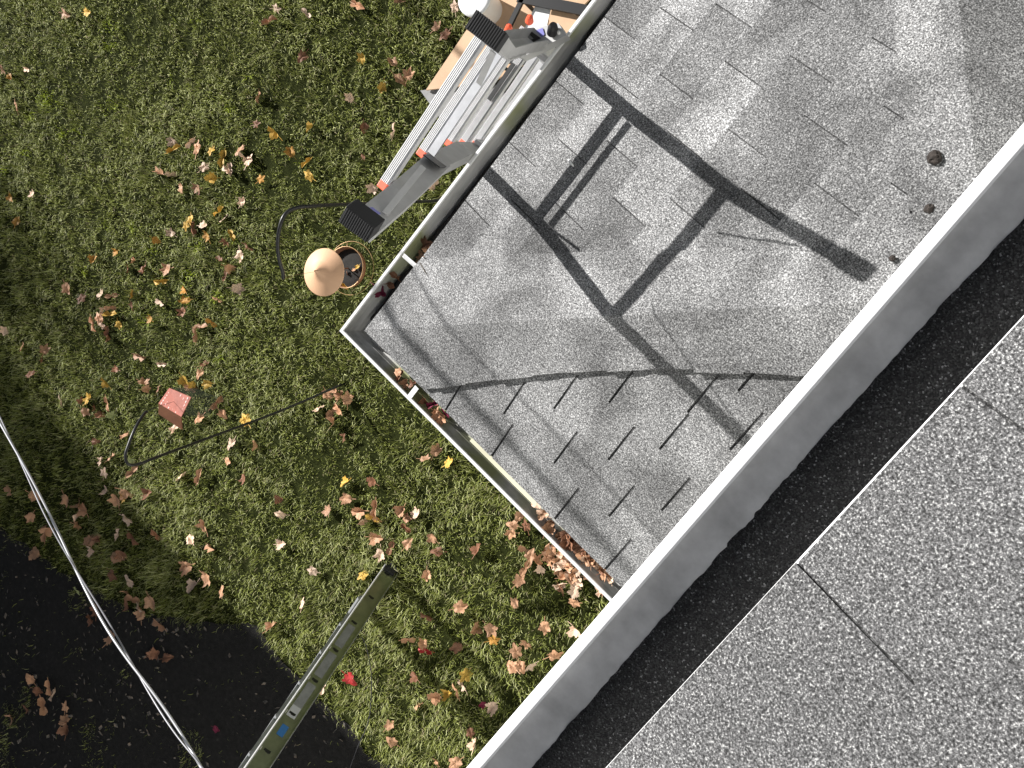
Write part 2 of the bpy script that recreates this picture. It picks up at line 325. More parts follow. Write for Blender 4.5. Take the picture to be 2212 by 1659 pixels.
def hip_caps(name, start, hd, s_lo, s_hi, nl, nh, edge_lo, edge_hi, tlen, exp_):
    # caps straddle the hip; s_lo / s_hi are in-plane directions square to the hip on each side
    r = random.Random(5); bm = bmesh.new(); lay = bm.loops.layers.float_color.new('tone'); k = int(tlen / exp_)
    def quad(pts, t):
        f = bm.faces.new([bm.verts.new(Vector(p)) for p in pts])
        for l in f.loops: l[lay] = (t, t, t, 1)
    for i in range(k):
        a, b = i * exp_, (i + 1) * exp_ + 0.004; t = 1 + r.uniform(-0.06, 0.06); j = r.uniform(-0.006, 0.006)
        for s, n, ed, zz in ((s_lo, nl, edge_lo, 0.027), (s_hi, nh, edge_hi, 0.010)):
            z0, z1 = n * zz, n * zz * 0.7; wa, wb = ed(a) + j, ed(b) + j
            up0 = np.array([0, 0, 0.018])
            pa, pb = start + hd * a, start + hd * b; qa, qb = pa + s * wa, pb + s * wb
            quad([pa + up0 * 1.15, pb + up0, qb + z1, qa + z0], t); quad([qa + z0, qb + z1, qb - n * 0.001, qa - n * 0.001], t * 0.75)
            quad([pa + up0 * 1.15, qa + z0, qa + n * 0.003, pa], t * 0.75)
    for co, no in ((c0 - inB * 0.004, -inB), (c0 - inA * 0.004, -inA), (cF, eA), ((WALLX, 0, 0), (1, 0, 0))): cut(bm, co, no)
    bmesh.ops.recalc_face_normals(bm, faces=bm.faces[:])
    me = bpy.data.meshes.new(name); bm.to_mesh(me); bm.free(); me.materials.append(M_SH); return link(name, me, lower_roof)
def across(hd, n, toward):
    s = np.cross(hd / np.linalg.norm(hd), n); s /= np.linalg.norm(s); return s if s @ toward > 0 else -s
sB = across(hip, nB, hn); sA = across(hip, nA, -hn)
def measure(px, py, n, d, s):
    v = onplane(px, py, n, d) - c0; hh = hip / np.linalg.norm(hip); return (v @ hh) / np.linalg.norm(hip), v @ s
loM = sorted(measure(a, b, nB, dB, sB) for a, b in ((905, 838), (1000, 827), (1100, 815), (1250, 802), (1400, 795), (1520, 797), (1640, 804), (1730, 812)))
hiM = sorted(measure(a, b, nA, dA, sA) for a, b in ((960, 560), (1200, 545), (1450, 540), (1700, 541), (1900, 545)))
elo = lambda t: float(np.interp(t, [m[0] for m in loM], [m[1] for m in loM])); ehi = lambda t: float(np.interp(t, [m[0] for m in hiM], [m[1] for m in hiM]))
hip_caps('hip_cap', c0, hip, sB, sA, nB, nA, elo, ehi, tt[0] + 0.1, 0.16)
s2A = across(hip2, nA, -h2n); s2C = across(hip2, nC, h2n)
hip_caps('hip_cap', cF, hip2, s2A, s2C, nA, nC, lambda t: 0.17, lambda t: 0.17, tt[1] + 0.1, 0.2)

# walls of the extension and of the main house
def walls(name, pts, z0, z1, mat_, parent):
    vs = []; fs = []
    for i, p in enumerate(pts): vs += [(p[0], p[1], z0), (p[0], p[1], z1)]
    n = len(pts)
    for i in range(n):
        j = (i + 1) % n; fs.append((2 * i, 2 * j, 2 * j + 1, 2 * i + 1))
    fs.append(tuple(2 * i + 1 for i in range(n))); return mesh(name, vs, fs, mat_, parent)
a_ = c0 + (inA + inB) * 0.38; b_ = cF + (inA - inB) * 0.38
walls('wall', [a_, (WALLX - 0.003, a_[1] - 0.02), (WALLX - 0.003, b_[1] - 0.04), b_], 0, 2.55, M_WALL, house)
walls('wall', [(WALLX, -9), (9.5, -9), (9.5, 9), (WALLX, 9)], 0, 4.93, M_WALL, house)
sof = MB()
f1 = c0 + inA * 0.055 + inB * 0.055; f2 = cF + inA * 0.055 - inB * 0.055; f3 = np.array([WALLX - .01, f1[1] - 0.05, 0]); f4 = np.array([WALLX - .01, f2[1] - 0.09, 0])
for a, b in ((f1, f2), (f1, f3), (f2, f4)):
    sof.bar((a[0], a[1], 2.53), (b[0], b[1], 2.53), (0, 0, 1), 0.065, 0.01)
sof.build('fascia', M_WOOD, house)
mesh('soffit', [(f1[0] + .01, f1[1] + .01, 2.47), (f3[0], f3[1] + .02, 2.47), (f4[0], f4[1] - .02, 2.47), (f2[0] + .01, f2[1] - .01, 2.47)], [(0, 3, 2, 1)], M_WOOD, house)

# gutters: profile (u inward from the outer lip, z), swept with mitred corners
PROF_LIP = [(0.0, -0.012), (0.0, 0.0), (0.002, 0.003), (0.013, 0.003), (0.015, 0.0), (0.015, -0.006), (0.012, -0.0075), (0.0125, -0.003), (0.0035, -0.003), (0.0035, -0.013)]
def sweep(name, prof, path, inward, mat_, parent, closed=True, smooth=False):
    vs = []; n = len(prof); fs = []
    for p, inn in zip(path, inward):
        for u, z in prof: vs.append(np.array(p) + np.array(inn) * u + np.array([0, 0, z]))
    for i in range(len(path) - 1):
        for k in range(n if closed else n - 1):
            k2 = (k + 1) % n; fs.append((i * n + k, i * n + k2, (i + 1) * n + k2, (i + 1) * n + k))
    if closed: fs += [tuple(range(n)), tuple(reversed(range((len(path) - 1) * n, len(path) * n)))]
    o = mesh(name, vs, fs, mat_, parent, smooth)
    bm = bmesh.new(); bm.from_mesh(o.data); bmesh.ops.recalc_face_normals(bm, faces=bm.faces[:]); bm.to_mesh(o.data); bm.free(); return o
def loop_profile(outer, t):            # give an open profile a thickness
    o = [np.array(q) for q in outer]; inn = []
    for i, q in enumerate(o):
        d = o[min(i + 1, len(o) - 1)] - o[max(i - 1, 0)]; d /= np.linalg.norm(d); inn.append(q + t * np.array([-d[1], d[0]]))
    return [tuple(q) for q in o] + [tuple(q) for q in reversed(inn)]
TR = [(0.001, -0.013), (0.0015, -0.03), (0.012, -0.05), (0.030, -0.068), (0.038, -0.092), (0.118, -0.092), (0.122, -0.088), (0.122, -0.004)]
TROUGH = loop_profile(TR, 0.0016)
LZ = 2.6
g0 = P(733, 715, LZ); gA = P(1276, 4, LZ); gB = P(1310, 1292, LZ)
dGA = (gA - g0) / np.linalg.norm(gA - g0); dGB = (gB - g0) / np.linalg.norm(gB - g0)
iA = np.array([dGA[1], -dGA[0], 0]); iB = np.array([-dGB[1], dGB[0], 0]); den = iA @ dGB
def mitre(i1, i2):                    # vector m with m.i1 = m.i2 = 1
    return np.append(np.linalg.solve(np.array([i1[:2], i2[:2]]), [1, 1]), 0)
gF = g0 + dGA * (LEN_A + 0.2); mC = mitre(iA, iB); mF = mitre(iA, -iB)
gBe = g0 + dGB * ((WALLX - g0[0]) / dGB[0] - 0.004); gFe = gF + dGB * ((WALLX - gF[0]) / dGB[0] - 0.004)
lg = sweep('lower_gutter', TROUGH, [gBe, g0, gF, gFe], [iB, mC, mF, -iB], M_GIN, house)
sweep('lip', PROF_LIP, [gBe, g0, gF, gFe], [iB, mC, mF, -iB], M_WHITE, lg)
def inside_face(prof): return [(u + 0.0022, z) for u, z in prof]
def hanger(a, b, w):
    m = MB(); m.bar(a, b, (b - a)[[1, 0, 2]] * np.array([-1, 1, 0]), w, 0.0015); return m
hanger(P(871, 551, LZ + .006), P(904, 580, LZ + .010), 0.009).build('hanger', M_WHITE, lg)
hanger(P(884, 858, LZ + .006), P(901, 836, LZ + .010), 0.011).build('hanger', M_WHITE, lg)
m = MB(); q1, q2 = P(1020, 946, LZ + 0.006), P(1160, 1086, LZ + 0.006); m.bar(q1 - iB * 0.006, q2 - iB * 0.006, iB, 0.011, 0.0012); m.build('drip_edge', var(mat('yellowed_cream_metal', (0.6, 0.58, 0.42), 0.5), (0.62, 0.6, 0.45), 0.15, 6), lg)

# upper roof and its gutter
UZ = 5.0; u1 = P(1097, 1555, UZ); u2 = P(2212, 265, UZ); dU = (u2 - u1) / np.linalg.norm(u2 - u1); iU = np.array([dU[1], -dU[0], 0])
ua_, ub_ = u1 - dU * 7.0, u1 + dU * 7.5
ug = sweep('upper_gutter', loop_profile([(0.001, -0.013), (0.0015, -0.03), (0.0045, -0.04), (0.012, -0.047), (0.026, -0.051), (0.05, -0.054), (0.118, -0.058), (0.122, -0.054), (0.122, 0.002)], 0.0016), [ua_, ub_], [iU, iU], M_GINU, house, smooth=True)
sweep('lip', [(0.0, -0.012), (0.0, 0.0), (0.002, 0.003), (0.0105, 0.003), (0.0125, 0.0), (0.0125, -0.004), (0.0105, -0.005), (0.0105, -0.0025), (0.003, -0.0025), (0.003, -0.013)], [ua_, ub_], [iU, iU], M_WHITE, ug)
d1 = P(1315, 1659, UZ + 0.02); d2 = P(2212, 690, UZ + 0.02); eU = (d2 - d1) / np.linalg.norm(d2 - d1); inU = np.array([eU[1], -eU[0], 0]); UP = 0.5
upU = inU + np.array([0, 0, UP]); nU = np.cross(upU, eU); nU /= np.linalg.norm(nU); nU *= np.sign(nU[2])
s0 = P(1725, 1216, UZ + 0.02); ph = (s0 - d1) @ eU
TABU = float((P(2079, 835, UZ + .02) - s0) @ eU)
ur = shingles('upper_roof', M_SHU, d1 + np.array([0, 0, 0.0]), eU, inU, upU, nU, 40, 0.128, TABU, 0.0035, 0.0035, -7, 7.5, [], phase=None, slots=None, parent=house, seed=9) if False else None
slU = {k: [ph + 0.31 * ((k * 7) % 5) / 5 + 0.55 * i + 0.03 * math.sin(k * 5.1) for i in range(2)] for k in range(1, 34)}
slU[0] = [ph, ph + TABU]
slU[1] = [ph + 0.19, ph + 0.42]
ur = shingles('upper_roof', M_SHU, d1, eU, inU, upU, nU, 33, 0.116, 0.55, 0.0022, 0.0035, -2.6, 2.6, [], slots=slU, parent=house, seed=9)
m = MB(); m.bar(d1 - eU * 6 - nU * 0.006 + inU * 0.0085, d1 + eU * 6.6 - nU * 0.006 + inU * 0.0085, upU, 0.0125, 0.0035)
m.build('drip_edge', M_WHITE, ur)
far = MB()
for sgn in (-1, 1):                    # the rest of the main roof, plain slopes beyond the shingled area you can see
    a = d1 + eU * (2.6 * sgn); b = d1 + eU * (8.0 * sgn); t = upU * 3.84; far.add([a, b, b + t, a + t], [(0, 1, 2, 3)] if sgn > 0 else [(3, 2, 1, 0)])
rg = upU * 3.84; a = d1 - eU * 8 + rg; b = d1 + eU * 8 + rg; far.add([a, b, b + inU * 1.2 + np.array([0, 0, .5]), a + inU * 1.2 + np.array([0, 0, .5])], [(0, 1, 2, 3)])
a2 = a + inU * 1.2 + np.array([0, 0, .5]); b2 = b + inU * 1.2 + np.array([0, 0, .5]); far.add([a2, b2, b2 + inU * 5.2 - np.array([0, 0, 2.1]), a2 + inU * 5.2 - np.array([0, 0, 2.1])], [(0, 1, 2, 3)])
fo = far.build('ridge', M_SHU, ur); ca = fo.data.attributes.new('tone', 'FLOAT_COLOR', 'POINT'); ca.data.foreach_set('color', np.ones(len(fo.data.vertices) * 4, np.float32))
m = MB(); m.box((WALLX - 0.17, 0, 4.915), (0.17, 0, 0), (0, 7.4, 0), (0, 0, 0.006)); m.build('soffit', M_WOOD, house)
m = MB(); m.bar(u1 - dU * 7 + iU * 0.136 + [0, 0, -0.045], u1 + dU * 7.5 + iU * 0.136 + [0, 0, -0.045], (0, 0, 1), 0.05, 0.010); m.build('fascia', M_WOOD, house)

# black sediment of washed-off grit lying in the upper gutter
def sediment(name, edge_px, z, back, path_u, label, along, inn, n_along, n_across, mat_):
    vs = []; fs = []; r = random.Random(8)
    for i in range(n_along):
        for j in range(n_across):
            t = j / (n_across - 1); p = along(i / (n_along - 1)); w0 = path_u(i / (n_along - 1)) ; u = w0 + (back - w0) * t
            q = p + inn * u; hh = (0.010 if z < 4 else 0.0055) * min(1, t * 4) + (0.006 if z < 4 else 0.0009) * noise.noise(Vector((q[0] * 18, q[1] * 18, 3))) + r.uniform(-0.0006, 0.0006)
            if j == 0: hh = -0.006 if z < 4 else -0.004
            vs.append((q[0], q[1], z + hh))
    for i in range(n_along - 1):
        for j in range(n_across - 1):
            a = i * n_across + j; fs.append((a, a + 1, a + n_across + 1, a + n_across))
    return tag(mesh(name, vs, fs, mat_, None, True), label, 'sediment', kind='stuff')
def grit_mat():
    m = mat('wet_black_grit', (0.02, 0.02, 0.02), 0.8, spec=0.3); v = N(m, 'ShaderNodeTexVoronoi'); v.inputs['Scale'].default_value = 700; L(m, coords(m), v.inputs['Vector'])
    sep = N(m, 'ShaderNodeSeparateColor'); L(m, v.outputs['Color'], sep.inputs[0])
    base(m, ramp(m, sep.outputs[0], [(0, (0.012, 0.012, 0.012)), (0.6, (0.034, 0.034, 0.034)), (0.95, (0.075, 0.075, 0.075)), (0.998, (0.3, 0.3, 0.3))])); bump(m, v.outputs['Distance'], 0.6, 0.002); return m
M_GRIT = grit_mat()
sb = [P(1134, 1659, 4.948), P(1670, 1042, 4.948), P(2016, 658, 4.948), P(2212, 455, 4.948)]
def u_of(p): v = p - u1; return v @ dU, v @ iU
sbu = sorted(u_of(p) for p in sb)
def upath(t):
    s = -2.0 + t * 4.0; return float(np.interp(s, [a for a, b in sbu], [b for a, b in sbu])) + 0.0012 * noise.noise(Vector((s * 9, 1, 1))) + 0.0012 * noise.noise(Vector((s * 34, 4, 1)))
sediment('gutter_sediment', None, 4.9466, 0.116, upath, 'black gritty sediment lying along the bottom of the near upper gutter', lambda t: np.array([*(u1 + dU * (-2.0 + 4.0 * t))[:2], 0]), iU, 700, 14, M_GRIT)
sediment('gutter_sediment', None, 2.536, 0.120, lambda t: 0.045 + 0.02 * noise.noise(Vector((t * 14, 7, 2))), 'dark wet leaf muck lying in the lower gutter below the ladder feet', lambda t: g0 + dGA * (0.12 + 2.0 * t) - np.array([0, 0, LZ]), iA, 200, 10, M_SEED)
sediment('gutter_sediment', None, 2.532, 0.120, lambda t: 0.062 + 0.03 * noise.noise(Vector((t * 12, 9, 2))), 'dark damp leaf muck lying in the lower gutter above the leaf pile', lambda t: g0 + dGB * (0.12 + 1.7 * t) - np.array([0, 0, LZ]), iB, 200, 10, M_SEED)

# ------------------------------------------------------------------ step-through ladder leaning on the lower gutter
def xr(z): return -1.775 + 0.36 * (z - 2.63) if z < 2.63 else float(np.interp(z, [2.63, 2.95, 3.31, 3.63], [-1.775, -1.66, -1.50, -1.37]))
def xs_(z): return xr(z) + 0.058
lad = thing('ladder', 'folding aluminium ladder with black rubber feet and red rung ends leaning on the lower gutter', 'ladder', (xr(0), -0.12, 0))
UY = lambda z: float(np.interp(z, [0, 2.63, 2.95, 3.31, 3.63], [0.16, 0.15, 0.085, 0.03, 0.035])); LY = lambda z: float(np.interp(z, [0, 2.5, 2.63, 2.95, 3.31, 3.63], [-0.33, -0.33, -0.335, -0.39, -0.50, -0.61]))
ex = np.array([0.36, 0, 1.0]); ex /= np.linalg.norm(ex); en = np.array([1, 0, -0.36]) / np.linalg.norm([1, 0, -0.36])   # along the rails / square to the ladder
for fy, inner in ((UY, -1), (LY, 1)):
    m = MB()
    zs = [0.0, 2.3, 2.63, 2.95, 3.31, 3.58]
    for za, zb in zip(zs[:-1], zs[1:]):
        a = np.array([xs_(za), fy(za), za]); b = np.array([xs_(zb), fy(zb), zb])
        m.bar(a, b + (b - a) * 0.02, en, 0.040 if za < 2.9 else 0.046, 0.003)                       # web
        for sg in (-1, 1): m.bar(a + en * sg * 0.038 + [0, -0.020 * inner, 0], b + en * sg * 0.038 + [0, -0.020 * inner, 0], (0, 1, 0), 0.022, 0.0025)   # flanges
    rail = m.build('rail', M_RAIL, lad)
    # inner telescoping half of the rail
    m = MB(); a = np.array([xs_(0.9), fy(0.9) + inner * 0.02, 0.9]); b = np.array([xs_(2.35), fy(2.35) + inner * 0.02, 2.35]); m.bar(a, b, en, 0.028, 0.008); m.build('inner_rail', M_ALU, lad)
    # rubber foot, ribbed
    f = P(1053, 69, 3.62) if inner < 0 else P(782, 476, 3.62); m = MB(); fd = np.array([xs_(3.62) - xs_(3.31), fy(3.62) - fy(3.31), 0.31]); fd /= np.linalg.norm(fd)
    sd = np.cross(fd, en); m.box(f, fd * 0.040, en * 0.051, sd * 0.027)
    for k in range(-6, 7): m.box(f + fd * 0.041 + en * 0.0073 * k, fd * 0.0015, en * 0.0024, sd * 0.028)
    for k in range(-3, 4): m.box(f + fd * 0.009 * k - en * 0.0515, fd * 0.0026, en * 0.0015, sd * 0.028)
    m.build('rubber_foot', M_RUB, lad, bevel=0.0035)
    # gusset strap from the top rung up the rail
    m = MB(); z = 3.31; a = np.array([xs_(z) + 0.02, fy(z) + inner * 0.11, z + 0.02]); zb = 3.49; b = np.array([xs_(zb) + 0.02, fy(zb) + inner * 0.012, zb]); m.bar(a, b, en, 0.010, 0.002); m.build('gusset', M_RAIL, lad)
for i, z in enumerate([3.31, 2.95, 2.63, 2.33, 2.03, 1.73, 1.43, 1.13, 0.83, 0.53, 0.25]):
    m = MB(); a = np.array([xr(z) - 0.014, LY(z) - 0.012, z]); b = np.array([xr(z) - 0.014, UY(z) + 0.02, z])
    m.bar(a, b, (1, 0, -0.25), 0.016, 0.017)
    for k in range(-2, 3): m.bar(a + [0.0056 * k, 0, 0.0175 - .0014 * k], b + [0.0056 * k, 0, 0.0175 - .0014 * k], (1, 0, 0), 0.0013, 0.002)
    rg = m.build('rung', M_RUNG, lad)
    if i < 5:
        m = MB(); m.box(a + [0, -0.012, 0], (0.018, 0, 0), (0, 0.015, 0), (0, 0, 0.014)); m.build('end_cap', M_ORG, rg, bevel=0.003)
m = MB(); z = 2.985; m.bar((xr(z) + 0.022, LY(z) + 0.01, z), (xr(z) + 0.022, UY(z) - 0.01, z), (1, 0, 0), 0.017, 0.004); m.build('spreader_bar', M_ALU, lad)
# hinge lock on the upper rail
HZ = 2.66
def hslab(name, px, z, m_, par, t):
    vs = [P(a, b, z) for a, b in px]; k = len(vs); lo_ = [v - [0, 0, t] for v in vs]
    o = mesh(name, vs + lo_, [tuple(reversed(range(k))), tuple(range(k, 2 * k))] + [(q, (q + 1) % k, (q + 1) % k + k, q + k) for q in range(k)], m_, par)
    bm = bmesh.new(); bm.from_mesh(o.data); bmesh.ops.recalc_face_normals(bm, faces=bm.faces[:]); bm.to_mesh(o.data); bm.free(); return o
lk = hslab('hinge_lock', [(1086, 102), (1112, 80), (1166, 58), (1206, 50), (1224, 76), (1180, 98), (1126, 124)], HZ, M_RAIL, lad, 0.05)
hslab('black_plate', [(1113, 83), (1148, 68), (1168, 82), (1134, 99)], HZ + .004, M_BLK, lk, 0.003)
hslab('lock_plate', [(1128, 82), (1144, 75), (1152, 83), (1136, 91)], HZ + .007, M_ALUD, lk, 0.002)
hslab('sticker', [(1157, 66), (1172, 60), (1176, 74), (1170, 80)], HZ + .004, M_LIL, lk, 0.002)
m = MB(); m.lathe(P(1192, 72, HZ), [(0.0, 0), (0.02, 0), (0.02, 0.03), (0.014, 0.045), (0, 0.045)], 16, (0.1, 0.5, 0.7)); m.build('knob', M_BLK, lk)
m = MB(); m.lathe(P(1207, 72, HZ), [(0.0, 0), (0.007, 0), (0.006, 0.01), (0, 0.012)], 12, (0.1, 0.3, 0.9)); m.build('bolt', M_STK, lk)
for a_q in ((1098, 70, 2.68), (1143, 50, 2.64)):
    m = MB(); m.lathe(P(*a_q), [(0, 0), (0.012, 0), (0.017, 0.01), (0.012, 0.034), (0, 0.038)], 14, (0.1, 0.6, 0.9)); m.build('release_tab', M_ORG, lk)
m = MB(); m.box((xs_(2.99), LY(2.99) + 0.007, 2.99), ex * 0.10, en * 0.036, (0, 0.002, 0)); m.build('black_plate', M_BLK, lad)  # flat black plate laid on the rail web
for a_q, b_q, zz in (((1074, 135), (1032, 194), 2.52), ((1110, 137), (1056, 216), 2.36)):
    a = P(*a_q, zz); b = P(*b_q, zz); m = MB(); m.bar(a, b, (1, 0, 0), 0.009, 0.004); m.build('black_strip', M_BLK, lad)  # thin black bars set between the rungs
fb = np.array([xs_(3.50), LY(3.50) + 0.006, 3.50]); m = MB(); m.box(fb + [-0.01, -0.001, 0], en * 0.016, ex * 0.03, (0, 0.0012, 0)); m.build('sticker', M_LIL, lad)

# ------------------------------------------------------------------ extension ladder leaning on the upper gutter
ux, uy, ke = 0.32697, -0.18735, 0.343
F2 = np.array([-1.6169, -3.4727, 0.0]); D2 = np.array([ux, uy, 1.0]); D2 /= np.linalg.norm(D2)
rs = np.array([0.06, -1.0, 0]); rs -= D2 * (rs @ D2); rs /= np.linalg.norm(rs); n2 = np.cross(rs, D2); n2 /= np.linalg.norm(n2)
if n2[0] < 0: n2 = -n2
lad2 = thing('extension_ladder', 'tall aluminium extension ladder with a blue sticker, standing on the lawn and seen edge on', 'ladder', tuple(F2))
LEN2 = 5.3 / D2[2]; WID = 0.40
for sgn, off in ((1, 0.0), (-1, WID)):
    m = MB(); a = F2 + rs * off + D2 * 0.03; b = F2 + rs * off + D2 * LEN2
    m.bar(a + n2 * 0.010, b + n2 * 0.010, n2, 0.054, 0.0015)
    for q in (-0.042, 0.064): m.bar(a + n2 * q + rs * sgn * 0.018, b + n2 * q + rs * sgn * 0.034, rs, 0.036, 0.002)
    rl = m.build('rail', M_WEB, lad2)
    m = MB(); a2 = F2 + rs * (off + 0.05 * sgn) + D2 * 0.62 - n2 * 0.068; b2 = F2 + rs * (off + 0.05 * sgn) + D2 * (LEN2 + 0.7) - n2 * 0.068
    m.bar(a2, b2, n2, 0.009, 0.0015); m.bar(a2 - n2 * 0.009 + rs * sgn * .016, b2 - n2 * 0.009 + rs * sgn * .024, rs, 0.026, 0.002); m.build('fly_rail', M_ALUD, lad2)
    m = MB(); m.tube([a - n2 * 0.048 - rs * 0.002, b - n2 * 0.048 - rs * 0.002], 0.0085, 10); m.build('rail_edge', M_RUNG, rl, True)
    m = MB(); m.bar(a + n2 * 0.067 - rs * sgn * 0.001, b + n2 * 0.067 - rs * sgn * 0.001, n2, 0.004, 0.003); m.build('rail_edge', M_ALUD, rl)
    m = MB(); c = F2 + rs * off + D2 * 0.02; m.box(c + D2 * 0.02, n2 * 0.046, rs * 0.02, D2 * 0.05); m.box(np.array([c[0], c[1], 0.012]), (0.06, 0, 0), (0, 0.035, 0), (0, 0, 0.01)); m.build('shoe', M_RUB, lad2)
mr = M_ALUD
for k in range(0, 17):
    a = F2 + D2 * (k + ke) * 0.305
    m = MB(); m.tube([a + rs * 0.002, a + rs * (WID - 0.002)], 0.022, 8); m.tube([a + rs * 0.02 - n2 * .066 + D2 * .05, a + rs * (WID - 0.02) - n2 * .066 + D2 * .05], 0.017, 8) if k > 0 else None; r_ = m.build('rung', M_ALUD, lad2)
    m = MB(); m.box(a - rs * 0.0025, n2 * 0.022, D2 * 0.008, rs * 0.0016); m.box(a - rs * 0.0025 + n2 * 0.004 + D2 * 0.009, n2 * 0.012, D2 * 0.004, rs * 0.0016); m.build('rung_plug', M_BLK, r_)
    m = MB(); m.box(a - rs * 0.003 - n2 * 0.045 + D2 * .01, n2 * 0.008, D2 * 0.012, rs * 0.004); m.build('bracket', M_STK, r_) if k > 2 else None
s_ = F2 + D2 * (5.45 + ke) * 0.305 - rs * 0.003
m = MB(); m.box(s_ + n2 * 0.008, n2 * 0.022, D2 * 0.042, rs * 0.0008); m.build('sticker', M_BLUE, lad2)
m = MB(); m.box(F2 + D2 * (4.95 + ke) * 0.305 - rs * 0.003, n2 * 0.03, D2 * 0.045, rs * 0.0006); m.build('sticker', mat('grey_sticker', (0.45, 0.46, 0.47), 0.5), lad2)
for k_ in (3.5, 4.5, 2.5):
    m = MB(); m.box(F2 + D2 * (k_ + ke) * 0.305 - rs * 0.0022, n2 * 0.030, D2 * 0.115, rs * 0.0006); m.build('label_plate', M_ALUD, lad2)

# pull cord of the extension ladder
pts = [F2 + D2 * 0.95 + n2 * 0.05] + [P(a, b, z) for a, b, z in ((782, 1378, 0.55), (800, 1440, 0.32), (802, 1500, 0.16), (795, 1560, 0.08), (770, 1620, 0.06), (745, 1690, 0.05))]
m = MB(); m.tube(spline(pts, 8), 0.0035, 6)
tag(m.build('pull_cord', M_CORD, None, True), 'thin dark pull cord trailing from the extension ladder over the grass', 'cord')

# ------------------------------------------------------------------ overhead service cable
def cable(pxs, z0, z1, dx, r):
    n = len(pxs); return [P(a + dx, b, z0 + (z1 - z0) * i / (n - 1)) for i, (a, b) in enumerate(pxs)]
WPX = [(-60, 790), (0, 908), (58, 1022), (110, 1128), (163, 1230), (220, 1330), (275, 1420), (330, 1503), (385, 1585), (440, 1665), (520, 1790)]
base_pts = spline(cable(WPX, 4.30, 4.55, 0, 0), 8)
ext0 = [base_pts[0] + (base_pts[0] - base_pts[8]) * k for k in (30, 20, 12, 6, 3)]
base_pts = ext0 + base_pts
svc = thing('service_cable', 'twisted pale grey overhead cable crossing above the dark ground', 'cable', tuple(base_pts[40]))
for j in range(2):
    tw = [];
    for i, p in enumerate(base_pts):
        ph_ = i * 0.16 + j * math.pi; tw.append(p + 0.0056 * np.array([math.cos(ph_) * 0.75, -math.cos(ph_) * 0.66, math.sin(ph_)]))
    m = MB(); m.tube(tw, 0.0029 if j == 0 else 0.0018, 8); m.build('strand', M_WIRE if j == 0 else mat('dark_strand', (0.28, 0.28, 0.3), 0.35, 0.3), svc, True)
# second overhead line whose soft shadow falls across the lower roof
q1 = onplane(835, 655, nA, dA); q2 = onplane(1360, 1230, nB, dB); back = np.array([-1.87, -0.19, 1.0])
w1 = q1 + back * 2.6; w2 = q2 + back * 3.1; dd = w2 - w1
m = MB(); m.tube(spline([w1 - dd * 6, w1 - dd * 2 + [0, 0, -.02], w1, w2, w2 + dd * 3], 6), 0.019, 8)
tag(m.build('overhead_line', M_CORD, None, True), 'thick dark overhead line strung across the yard beyond the photo edge', 'cable')

# ------------------------------------------------------------------ shepherd hooks and bird feeders
def hook(pts, r, label):
    m = MB(); sp = spline(pts, 8); m.tube(sp, r, 8)
    o = m.build('shepherd_hook', M_CORD if False else M_BLK, None, True); return tag(o, label, 'garden hook', 'black shepherd hooks in the lawn')
hook([P(745, 828, 0.0), P(600, 890, 0.55), P(450, 946, 1.15), P(340, 987, 1.62), P(300, 1002, 1.76), P(278, 1003, 1.83), P(271, 985, 1.84), P(278, 960, 1.82), P(290, 930, 1.78), P(302, 908, 1.72), P(313, 892, 1.66), P(318, 889, 1.64)], 0.0095, 'tall black shepherd hook holding the red cage feeder')
hook([P(1090, 426, 0.0), P(945, 434, 0.55), P(860, 437, 0.95), P(760, 441, 1.45), P(680, 445, 1.8), P(640, 449, 1.93), P(617, 462, 1.99), P(605, 488, 2.0), P(600, 525, 1.97), P(603, 560, 1.92), P(611, 588, 1.86), P(612, 602, 1.83)], 0.0105, 'tall black shepherd hook holding the cone roofed feeder')
# cone-roofed tray feeder
cc_ = P(699, 588, 1.52); fd1 = thing('bird_feeder', 'bird feeder with a peach cone roof over a round brown seed tray', 'bird feeder', (cc_[0], cc_[1], 1.26))
m = MB(); m.lathe(cc_, [(0.004, 0.088), (0.010, 0.076), (0.070, 0.034), (0.139, 0.000), (0.142, -0.004), (0.138, -0.004), (0.070, 0.029), (0.006, 0.068)], 48); m.build('cone_roof', M_CONE, fd1, True)
tc = P(755, 579, 1.27); m = MB(); m.lathe(tc, [(0.0, -0.004), (0.105, -0.004), (0.122, 0.006), (0.126, 0.045), (0.123, 0.045), (0.118, 0.008), (0.103, 0.000), (0, 0.0)], 40); tr = m.build('tray', M_TRAY, fd1, True)
m = MB(); m.lathe(tc + [0, 0, 0.003], [(0.116, 0.004), (0.09, 0.010), (0.05, 0.014), (0.0, 0.012)], 30); m.build('seed', M_SEED, tr)
m = MB(); m.tube([tc + 0.1265 * np.array([math.cos(t), math.sin(t), 0]) + [0, 0, 0.046] for t in np.linspace(0, 2 * math.pi, 41)], 0.0022, 6); m.build('rim', M_BRASS, tr, True)
m = MB(); m.tube([tc + [0, 0, 0.0]] + [cc_ + [0, 0, 0.05]], 0.004, 8); m.build('rod', M_TRAY, fd1)
m = MB(); m.tube([tc + 0.165 * np.array([math.cos(t), math.sin(t), 0]) + [0, 0, -0.012] for t in np.linspace(0, 2 * math.pi, 41)], 0.0016, 6)
for t in (0.3, 2.4, 4.5): m.tube([tc + [0.12 * math.cos(t), 0.12 * math.sin(t), 0.002], tc + [0.165 * math.cos(t), 0.165 * math.sin(t), -0.012]], 0.0014, 5)
m.build('perch_ring', M_BRASS, fd1, True)
m = MB(); m.tube([cc_ + [0, 0, 0.058], (cc_ + [0, 0, .058]) * 0.5 + P(612, 602, 1.83) * 0.5 + [0, 0, .03], P(612, 602, 1.83)], 0.0009, 6); m.build('hanging_wire', M_TRAY, fd1)
